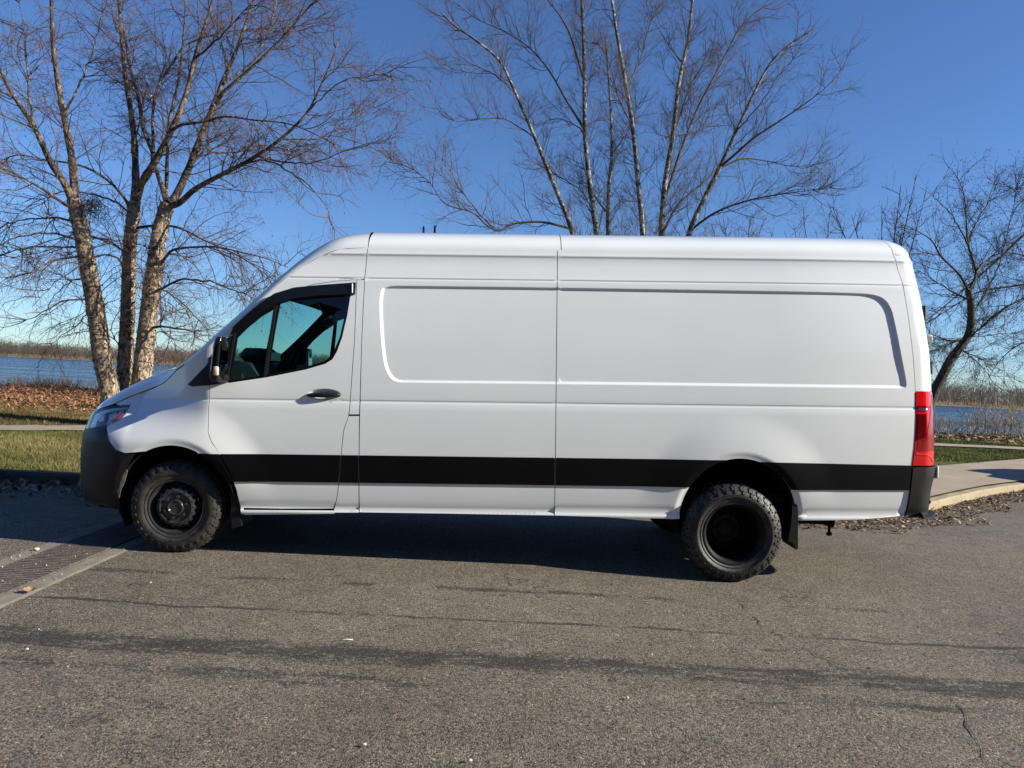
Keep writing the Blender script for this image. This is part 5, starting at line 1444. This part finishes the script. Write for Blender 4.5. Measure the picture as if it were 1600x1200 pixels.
# ---- middle: white birch clump behind the van
YM = 16.5
wb = empty('white_birch_tree', tuple(on_y(985, 640, YM) * [1, 1, 0] + [0, 0, .1]), 'many-stemmed white birch fanning out above the van roof', 'tree')
tm = Tree(23, up=.8, droop=.1, thin=1.02, buds=.02, dens_=(5.6, 7.2, 7.4), lens=(1.45, .85, .45))
R2 = lambda px: px_r(px, YM)
mid = [
 ([(925, 600), (905, 440), (894, 363), (866, 290), (833, 209), (804, 142), (780, 95), (742, 62), (710, 40), (690, 20)], 6.5, 1.4, -.4, -1.5, 'trunk'),
 ([(952, 600), (940, 450), (932, 363), (921, 285), (914, 209), (913, 119), (911, 47), (909, 0), (907, -60)], 7, 2.5, .2, .4, 'trunk'),
 ([(958, 600), (952, 460), (950, 363), (951, 295), (956, 238), (954, 166), (950, 110), (946, 60)], 6.5, 1.5, .8, 1.6, 'trunk'),
 ([(1010, 600), (1007, 450), (1004, 363), (997, 285), (989, 204), (978, 133), (966, 66), (956, 0), (948, -50)], 6.5, 2.2, -.5, -.8, 'trunk'),
 ([(1020, 600), (1029, 450), (1033, 363), (1039, 285), (1051, 214), (1061, 128), (1075, 62), (1082, 0), (1088, -50)], 7.5, 2.2, .3, .6, 'trunk'),
 ([(1040, 600), (1062, 430), (1077, 363), (1099, 313), (1127, 256), (1151, 204), (1175, 152), (1203, 100), (1232, 71), (1270, 47)], 7, 1.3, -.2, -1.2, 'trunk'),
 ([(912, 200), (885, 157), (857, 109), (823, 71), (785, 48), (742, 28), (714, 5)], 3, 1, .3, 1.4, 'limb'),
 ([(911, 119), (890, 52), (871, 19), (856, 0), (840, -40)], 3, 1.4, .3, -.8, 'limb'),
 ([(1036, 310), (1042, 300), (1070, 218), (1094, 161), (1122, 109), (1151, 52), (1175, 24), (1213, 0), (1250, -30)], 4, 1.3, .3, 1.6, 'limb'),
 ([(1127, 259), (1150, 240), (1180, 214), (1232, 180), (1289, 138), (1322, 100)], 3.4, .8, -.8, -1.8, 'limb'),
 ([(1075, 363), (1118, 332), (1170, 313), (1217, 304), (1260, 298), (1300, 292)], 3.2, .9, -.2, -1.4, 'limb'),
 ([(1036, 363), (1056, 325), (1075, 305), (1105, 280), (1132, 250), (1150, 236)], 3, 1.2, .3, 1.2, 'limb'),
 ([(1127, 262), (1160, 248), (1200, 252), (1240, 260), (1290, 254)], 2.2, .7, -.7, -.2, 'limb'),
 ([(894, 358), (847, 347), (800, 350), (780, 361), (760, 352), (738, 332), (695, 318), (671, 285), (638, 261), (600, 252)], 3, .9, -.4, -2.2, 'limb'),
 ([(770, 355), (745, 330), (722, 300), (705, 270), (690, 250)], 2, .7, -1.2, -2.4, 'limb'),
 ([(836, 214), (800, 192), (781, 185), (745, 186), (714, 190), (696, 178)], 2, .7, -.8, -2.0, 'limb'),
 ([(808, 150), (785, 126), (757, 109), (730, 97), (700, 88)], 1.8, .7, -1, -2, 'limb'),
 ([(914, 210), (890, 190), (862, 186), (840, 196)], 1.8, .7, .2, 1.4, 'limb'),
 ([(930, 340), (910, 300), (880, 280), (850, 262), (830, 256)], 2, .7, .2, 1.5, 'limb'),
 ([(946, 330), (926, 300), (912, 262), (905, 230)], 2.2, .8, .8, 1.4, 'limb'),
 ([(956, 240), (975, 215), (990, 190), (1000, 160)], 2, .7, 1, 2, 'limb'),
 ([(1052, 214), (1066, 170), (1080, 130), (1104, 95), (1130, 70)], 2.2, .8, .5, 1.8, 'limb'),
 ([(1068, 100), (1044, 70), (1030, 45), (1016, 30)], 1.8, .7, .5, -.4, 'limb'),
 ([(1040, 215), (1090, 205), (1120, 188), (1146, 165), (1172, 158)], 2.2, .8, .4, 1.6, 'limb'),
 ([(1151, 204), (1190, 160), (1215, 120), (1250, 80)], 1.8, .7, -.9, -2, 'limb'),
 ([(989, 204), (966, 150), (950, 95), (930, 60)], 1.8, .8, -.7, -1.6, 'limb'),
 ([(978, 133), (1000, 95), (1012, 50), (1020, 10)], 1.6, .7, -.7, .3, 'limb'),
]
for pts, r0, r1, y0, y1, nm in mid: stem(tm, wb, nm, WB_BARK if nm == 'trunk' else TW_B, pts, YM + y0, YM + y1, R2(r0 * .84), R2(r1 * .8), 9 if nm == 'trunk' else 6, True, .3 if nm == 'trunk' else .1)
tm.finish(wb, TW_B)

# ---- right: leaning dark tree behind the van tail, and its neighbour beyond the frame edge
YR = 15.0
R3 = lambda px: px_r(px, YR)
rt = empty('leaning_tree', tuple(on_y(1440, 650, YR) * [1, 1, 0] + [0, 0, .1]), 'dark bare tree with a leaning crooked trunk, behind the van tail', 'tree')
t3 = Tree(31, up=.5, droop=.25, thin=.9, buds=.30, dens_=(7.0, 7.4, 7.0), lens=(1.25, .65, .33))
right = [
 ([(1436, 680), (1458, 617), (1470, 593), (1487, 560), (1510, 530), (1517, 507), (1517, 473), (1513, 453)], 10, 6.5, 0, 0, 'trunk'),
 ([(1513, 455), (1500, 430), (1470, 400), (1457, 377), (1437, 363), (1415, 352), (1395, 342)], 4, 1.2, 0, -1.0, 'limb'),
 ([(1514, 453), (1525, 427), (1513, 383), (1510, 350), (1507, 307), (1497, 280), (1484, 262)], 4.5, 1.2, 0, .5, 'limb'),
 ([(1525, 427), (1535, 412), (1547, 403), (1572, 380), (1600, 363), (1630, 345)], 3, 1.2, 0, .8, 'limb'),
 ([(1513, 383), (1490, 340), (1470, 318), (1450, 300), (1436, 292)], 2.4, .8, .2, -.8, 'limb'),
 ([(1511, 380), (1530, 340), (1548, 312), (1560, 280), (1566, 268)], 2.4, .8, .2, 1.0, 'limb'),
 ([(1513, 530), (1535, 510), (1553, 493), (1575, 480), (1600, 466)], 2.6, 1, 0, -1, 'limb'),
 ([(1510, 530), (1490, 532), (1466, 545), (1440, 556)], 2.6, 1, 0, -.6, 'limb'),
 ([(1512, 528), (1560, 522), (1600, 520)], 2, .8, 0, .8, 'limb'),
 ([(1516, 470), (1488, 455), (1462, 440), (1440, 425), (1420, 415)], 2.4, .8, 0, .9, 'limb'),
 ([(1500, 545), (1520, 560), (1540, 580), (1552, 600)], 1.8, .7, 0, -.9, 'limb'),
 ([(1498, 548), (1520, 555), (1556, 575), (1590, 590)], 1.6, .6, 0, 1.0, 'limb'),
 ([(1516, 500), (1545, 450), (1562, 410), (1575, 360), (1584, 320), (1590, 290)], 2.6, .9, 0, 1.6, 'limb'),
 ([(1470, 400), (1440, 395), (1412, 400), (1390, 392)], 1.8, .7, 0, -.4, 'limb'),
]
for pts, r0, r1, y0, y1, nm in right: stem(t3, rt, nm, DK_BARK, pts, YR + y0, YR + y1, R3(r0 * (.88 if nm == 'trunk' else .72)), R3(r1 * .75), 9 if nm == 'trunk' else 6, True, .3 if nm == 'trunk' else .08)
t3.finish(rt, TW_C)
t4 = Tree(37, up=.35, droop=.45, thin=1.0, buds=.12, dens_=(6.6, 7.4, 7), lens=(1.2, .65, .32))
nt_ = empty('neighbour_tree', tuple(on_y(1740, 660, 16.5) * [1, 1, 0] + [0, 0, .1]), 'bare tree at the frame edge whose long limbs reach in behind the leaning trunk', 'tree')
for pts, r0, r1, y0, y1, nm in [
 ([(1745, 690), (1735, 560), (1720, 450), (1715, 350), (1718, 240)], 12, 6, 0, 0, 'trunk'),
 ([(1718, 300), (1650, 335), (1600, 367), (1560, 405), (1520, 440), (1480, 475), (1448, 500), (1425, 520)], 4.2, 1.2, 0, -.6, 'limb'),
 ([(1722, 430), (1650, 436), (1590, 446), (1550, 452), (1520, 460), (1480, 485), (1448, 505)], 3.4, 1, 0, .5, 'limb'),
 ([(1725, 470), (1650, 455), (1590, 470), (1555, 495), (1520, 522), (1490, 535), (1455, 552)], 3.2, .9, 0, -1, 'limb'),
 ([(1720, 380), (1660, 390), (1610, 400), (1580, 395), (1550, 400)], 3, 1, 0, 1, 'limb'),
 ([(1725, 520), (1660, 520), (1600, 535), (1565, 560), (1545, 590)], 2.6, .8, 0, .6, 'limb'),
 ([(1716, 300), (1660, 270), (1620, 280), (1590, 300)], 2.6, .8, 0, -.6, 'limb')]:
    stem(t4, nt_, nm, DK_BARK, pts, 16.5 + y0, 16.5 + y1, px_r(r0, 16.5), px_r(r1, 16.5), 9 if nm == 'trunk' else 6, nm != 'trunk', .05)
t4.finish(nt_, TW_C)
# ---- small bare trees seen over the roof edge
def small_tree(px, py_top, Y, w_px, seed, label, limbs_px, mat=TW_B, kind_mat=DK_BARK, thin=1.2, d_=(5, 5, 4.5), l_=(1.0, .6, .32)):
    b = on_y(px, 640, Y); root = empty('bare_tree', (b[0], b[1], .1), label, 'tree'); g = random.Random(seed)
    t = Tree(seed, up=.7, thin=thin, buds=.1, dens_=d_, lens=l_)
    base = np.array([b[0], Y, 0.]); top = on_y(px, py_top, Y)
    q = np.array([base, base * .5 + top * .5 + [g.uniform(-.2, .2), 0, 0], top]); Q, L = spline(q, .2); n = len(Q)
    tt = Tubes(); tt.add(Q, np.linspace(px_r(5, Y), px_r(.3, Y), n), 8); tt.build('trunk', kind_mat, root); t.sprout(Q, L, .03, 0, .45)
    tl = Tubes()
    for ex, ey in limbs_px:
        e = on_y(ex, ey, Y + g.uniform(-1.2, 1.2)); s_ = Q[int(n * g.uniform(.3, .7))]; mid_ = (s_ + e) / 2 + np.array([0, 0, -.15 * np.linalg.norm(e - s_) * .5])
        P, L2 = spline(np.array([s_, mid_, e]), .15); tl.add(P, np.linspace(px_r(1.9, Y), px_r(.3, Y), len(P)), 5); t.sprout(P, L2, .02, 0, .15)
    tl.build('limb', kind_mat, root); t.finish(root, mat)
small_tree(1385, 390, 17.5, 90, 51, 'thin bare tree whose straight limbs rise just above the rear end of the roof', [(1347, 368), (1378, 318), (1408, 288), (1432, 272), (1412, 338), (1447, 300), (1330, 335), (1300, 322)], TW_C, thin=1.1, d_=(3.0, 4, 4))
small_tree(1150, 372, 19.5, 60, 52, 'low rounded twiggy tree just showing over the roof, right of the white birch', [(1112, 350), (1130, 340), (1172, 342), (1190, 352), (1208, 362), (1098, 362)], TW_A)
small_tree(985, 372, 20.5, 60, 53, 'low bushy bare tree hidden behind the white birch stems', [(930, 356), (950, 345), (1010, 343), (1030, 352), (905, 362), (970, 335)], TW_B)
small_tree(1275, 374, 21, 60, 54, 'faint low bare tree above the roof between white birch and tail', [(1240, 350), (1255, 338), (1296, 334), (1320, 346), (1225, 360)], TW_B, d_=(3.5, 4, 4))
# ---- two broken snags standing beyond the roof
for (px, pt, r_, lab, lean) in ((662, 353, 1.7, 'grey broken tree stub poking over the roof, leaning slightly', 2.5), (679.5, 352, 1.6, 'dark broken tree stub with a side twig poking over the roof', .6)):
    Y = 17.0; b = on_y(px - lean * 4, 640, Y); t_ = on_y(px, pt, Y); tb = Tubes()
    tb.add(np.array([[b[0], Y, .0], (np.array([b[0], Y, 0]) + t_) / 2, t_ - [0, 0, .06], t_]), [px_r(5, Y), px_r(3.2, Y), px_r(r_, Y), px_r(r_ * .35, Y)], 8)
    root = empty('dead_snag', (b[0], Y, 0), lab, 'dead tree'); tb.build('trunk', DK_BARK, root)
    if lean < 1:
        tb = Tubes(); tb.add(np.array([t_ - [0, 0, .08], t_ + [.04, 0, -.03], t_ + [.075, 0, -.015]]), [.02, .015, .006], 5); tb.build('twig', DK_BARK, root)
# parented parts were built in world space
bpy.context.view_layer.update()
for o in list(scene.objects):
    if o.parent is not None and o.parent.type == 'EMPTY' and o.parent.parent is None and o.parent.name.split('.')[0] in ('river_birch_tree', 'white_birch_tree', 'leaning_tree', 'neighbour_tree', 'bare_tree', 'dead_snag'):
        o.matrix_parent_inverse = Matrix.Translation(-Vector(o.parent.location))

# ---- brush on the banks
def brush(name, n, region, hgt, rad, mat, seed, per=5, kind='stuff'):
    g = np.random.default_rng(seed); P = region(g, n); tb = Tubes()
    for x, y in P:
        z = ground_z(x, y) - .05
        for _ in range(per):
            h = hgt * g.uniform(.35, 1.15); d = np.array([g.normal(0, .28), g.normal(0, .28), 1.]); d /= np.linalg.norm(d); p = np.array([x, y, z]) + [g.normal(0, .1), g.normal(0, .1), 0]
            q = np.array([p, p + d * h * .55 + g.normal(0, .02, 3), p + d * h + np.array([g.normal(0, .1), g.normal(0, .1), -.05]) * h]); tb.add(q, [rad, rad * .7, rad * .3], 3)
            for _ in range(2):
                a = q[1] + (q[2] - q[1]) * g.uniform(-.6, .6); e = d + g.normal(0, .5, 3); e /= np.linalg.norm(e); tb.add(np.array([a, a + e * h * .28]), [rad * .6, rad * .25], 3)
    return tag(tb.build(name, mat, None), kind=kind)
def reg_lb(g, n):
    x = g.uniform(-30, -12, n); y = np.array([bank_y(a) for a in x]) + g.uniform(-.8, 1.6, n); return np.stack([x, y], 1)
brush('bank_brush', 700, reg_lb, .62, .006, m_varied('brush_brown', [(.10, .06, .04), (.20, .13, .09), (.32, .22, .15)]), 61)
def reg_mb(g, n):
    x = g.uniform(8, 34, n); y = np.array([bank_y(a) for a in x]) + g.uniform(-.6, 1.6, n); return np.stack([x, y], 1)
brush('reed_stubble', 420, reg_mb, .42, .007, m_varied('stubble_brown', [(.09, .07, .05), (.19, .145, .10), (.30, .24, .17)]), 62)
# bare shrubs on the right bank: one of each shape, then copies
def shrub_mesh(seed):
    g = np.random.default_rng(seed); tb = Tubes()
    for _ in range(11):
        h = g.uniform(.7, 1.5); d = np.array([g.normal(0, .22), g.normal(0, .22), 1.]); P = [np.array([g.normal(0, .12), g.normal(0, .12), -.05])]
        for i in range(6):
            d = d + g.normal(0, .12, 3); d /= np.linalg.norm(d); P.append(P[-1] + d * h / 6)
        P = np.array(P); tb.add(P, np.linspace(.012, .004, 7), 4)
        for _ in range(7):
            i = g.integers(2, 6); e = d + g.normal(0, .55, 3); e[2] = abs(e[2]) + .2; e /= np.linalg.norm(e); L = g.uniform(.15, .45); m1 = P[i] + e * L * .5 + g.normal(0, .02, 3)
            tb.add(np.array([P[i], m1, P[i] + e * L + g.normal(0, .03, 3)]), [.006, .0045, .0025], 3)
    return tb
SH = m_varied('shrub_pale', [(.20, .155, .11), (.32, .26, .19), (.44, .37, .28)])
protos = []
spots = [(1478, 700, .9), (1492, 699, 1.1), (1508, 700, .8), (1521, 699, 1.25), (1536, 700, 1.35), (1549, 699, 1.0), (1563, 700, 1.2), (1577, 700, .95), (1591, 700, 1.15), (1604, 700, 1.0), (1466, 699, .7)]
for i, (px, py, s_) in enumerate(spots):
    Y = 21.6 + .7 * math.sin(i * 2.3); p = on_y(px, 690, Y)
    if i < 4:
        o = shrub_mesh(70 + i).build('bare_shrub', SH, None); protos.append(o)
    else:
        o = protos[i % 4].copy(); C.objects.link(o)
    o.location = (p[0], Y, ground_z(p[0], Y)); o.scale = (s_ * 1.0,) * 3; o.rotation_euler = (0, 0, i * 1.3)
    tag(o, 'pale bare shrub of upright stems on the right-hand riverbank', 'shrub', 'bare shrubs along the right bank')

# ---- far wood across the river, one mass
def far_wood(name, x0, x1, n, hlo, hhi, cols, seed, dep=(4, 45)):
    g = np.random.default_rng(seed); V = []
    for _ in range(n):
        x = g.uniform(x0, x1); dd = dep[0] + (dep[1] - dep[0]) * g.random() ** 1.5; y = shore(max(-600, min(600, x))) + dd; zb = WZ + .7 + dd * .03
        h = g.uniform(hlo, hhi) * (.6 + .45 * g.random() ** .7) * (1 + .14 * math.sin(x * .031 + 1) + .10 * math.sin(x * .11 + 2))
        base = np.array([x, y, zb]); cw = h * g.uniform(.22, .36)
        for j in range(3):
            L = h * g.uniform(.5, .8); w_ = g.uniform(.08, .16); a = g.normal(0, .12); p = base + [g.normal(0, .3), 0, 0]; e = p + np.array([a * L, 0, L])
            V.append([p + [-w_, 0, 0], p + [w_, 0, 0], e + [w_ * .4, 0, 0], e - [w_ * .4, 0, 0]])
        m_ = 54; q = g.normal(0, 1, (m_, 3)); q /= np.linalg.norm(q, axis=1, keepdims=True); q *= g.random((m_, 1)) ** .33
        P = base + np.stack([q[:, 0] * cw, q[:, 1] * cw, h * .52 + q[:, 2] * h * .47], 1); a = g.normal(0, .75, m_); L = g.uniform(.5, 1.5, m_); w_ = g.uniform(.05, .13, m_)
        dx, dz = np.sin(a) * L, np.cos(a) * L; z0 = np.zeros(m_)
        V += list(np.stack([P + np.stack([-w_, z0, z0], 1), P + np.stack([w_, z0, z0], 1), P + np.stack([dx + w_ * .3, z0, dz], 1), P + np.stack([dx - w_ * .3, z0, dz], 1)], 1))
    V = np.array(V).reshape(-1, 3)
    return tag(mesh_np(name, V, np.arange(len(V)).reshape(-1, 4), None, m_varied(name + '_twigs', cols)), kind='stuff')
far_wood('far_wood', -520, 40, 2100, 7.5, 11.5, [(.11, .082, .062), (.19, .14, .105), (.30, .23, .175)], 81)
far_wood('far_wood', 40, 460, 1700, 7.5, 11.5, [(.07, .057, .047), (.12, .097, .08), (.20, .165, .135)], 82)  # right stretch: backlit dimness is put into darker twig colours
def reg_fr(): 
    return None
g = np.random.default_rng(83); V = []
for _ in range(9000):
    x = g.uniform(-520, 460); y = shore(x) + g.uniform(.2, 5); h = g.uniform(.5, 2.2); w_ = .12; z = WZ + .2
    V.append([[x - w_, y, z], [x + w_, y, z], [x + w_ * .4 + g.normal(0, .2), y, z + h], [x - w_ * .4, y, z + h]])
V = np.array(V).reshape(-1, 3); tag(mesh_np('shore_reeds', V, np.arange(len(V)).reshape(-1, 4), None, m_varied('reed_tan', [(.16, .11, .07), (.34, .26, .16), (.46, .37, .24)])), kind='stuff')
# ---- woodland behind the camera, unseen, added to hold back sky light
g = np.random.default_rng(90); m_ = 16000
x = g.uniform(-75, 75, m_); y = -24 - 14 * g.random(m_); top = 13 + 3 * np.sin(x * .21) + 2 * np.sin(x * .53 + 1); z = top * g.random(m_) ** .8
P = np.stack([x, y, z], 1); a = g.normal(0, 1, (m_, 3)) * .55; b = g.normal(0, 1, (m_, 3)) * .55
V = np.stack([P - a, P - b, P + a, P + b], 1).reshape(-1, 3)
tag(mesh_np('sky_blocker', V, np.arange(m_ * 4).reshape(-1, 4), None, m_varied('sky_blocker_foliage', [(.03, .035, .018), (.06, .06, .03), (.09, .075, .045)])), kind='stuff')
# ---- the small channel marker on the water at the right
p = on_z(1587, 645.5, WZ); sc_ = np.linalg.norm(p - CAM) / F_PX
bu = empty('channel_buoy', tuple(p), 'small black and white buoy tilted on the far water', 'buoy')
mb = MB(); mb.lathe([(0, -0), (0, 0)], 3) if False else None
mb.tube([(-.9 * sc_, 0, -1.5 * sc_), (-.2 * sc_, 0, 1.4 * sc_)], [1.1 * sc_, .8 * sc_], 10); mb.build('float', simple('buoy_black', (.02, .03, .06), .5), bu, True)
mb = MB(); mb.tube([(1.5 * sc_, 0, -1.5 * sc_), (.7 * sc_, 0, 1.2 * sc_)], [1.2 * sc_, .8 * sc_], 10); mb.build('panel', simple('buoy_white', (.8, .82, .85), .5), bu, True)
mb = MB(); mb.tube([(.3 * sc_, 0, .8 * sc_), (.3 * sc_, 0, 3.6 * sc_)], [.9 * sc_, .35 * sc_], 8); mb.build('topmark', simple('buoy_grey', (.40, .38, .37), .6), bu, True)
# ---- parked car past the right edge of the view; its shadow falls over the kerb onto the sidewalk
car = empty('parked_car', (10.0, 6.1, 0), 'dark blue parked car off to the right whose shadow reaches over the kerb', 'car')
car.rotation_euler = (0, 0, R(30))
prof_c = [(0, .35), (.02, .62), (.35, .80), (1.15, .93), (1.95, 1.42), (2.5, 1.47), (3.3, 1.42), (3.95, 1.05), (4.25, .98), (4.33, .55), (4.28, .32)]
v = []; f = []; k = len(prof_c); ys = ((-.86, .0, .80), (-.80, .10, .97), (-.55, .14, 1), (.55, .14, 1), (.80, .10, .97), (.86, .0, .80))
for yy, cr, sc2 in ys:
    for x, z in prof_c:
        t = max(0, (z - .95) / .5); v.append((x if sc2 > .9 else x + (.10 if x < 2 else -.10), yy * (1 - .22 * t), .30 + (z - .30) * (sc2 if z > .6 else 1)))
for i in range(len(ys) - 1):
    for j in range(k): f.append((i * k + j, i * k + (j + 1) % k, (i + 1) * k + (j + 1) % k, (i + 1) * k + j))
f += [tuple(range(k - 1, -1, -1)), tuple((len(ys) - 1) * k + j for j in range(k))]
mesh('body', v, f, car, simple('dark_blue_paint', (.02, .03, .06), .3, coat=1), False)
for wx in (.85, 3.45):
    for wy in (-.78, .78):
        mb = MB(); mb.lathe([(.0, -.1), (.19, -.1), (.21, -.11), (.30, -.105), (.325, -.08), (.325, .08), (.30, .10), (.0, .10)], 32); o = mb.build('wheel', RUBBER, car, angle=40); o.location = (wx, wy, .325)
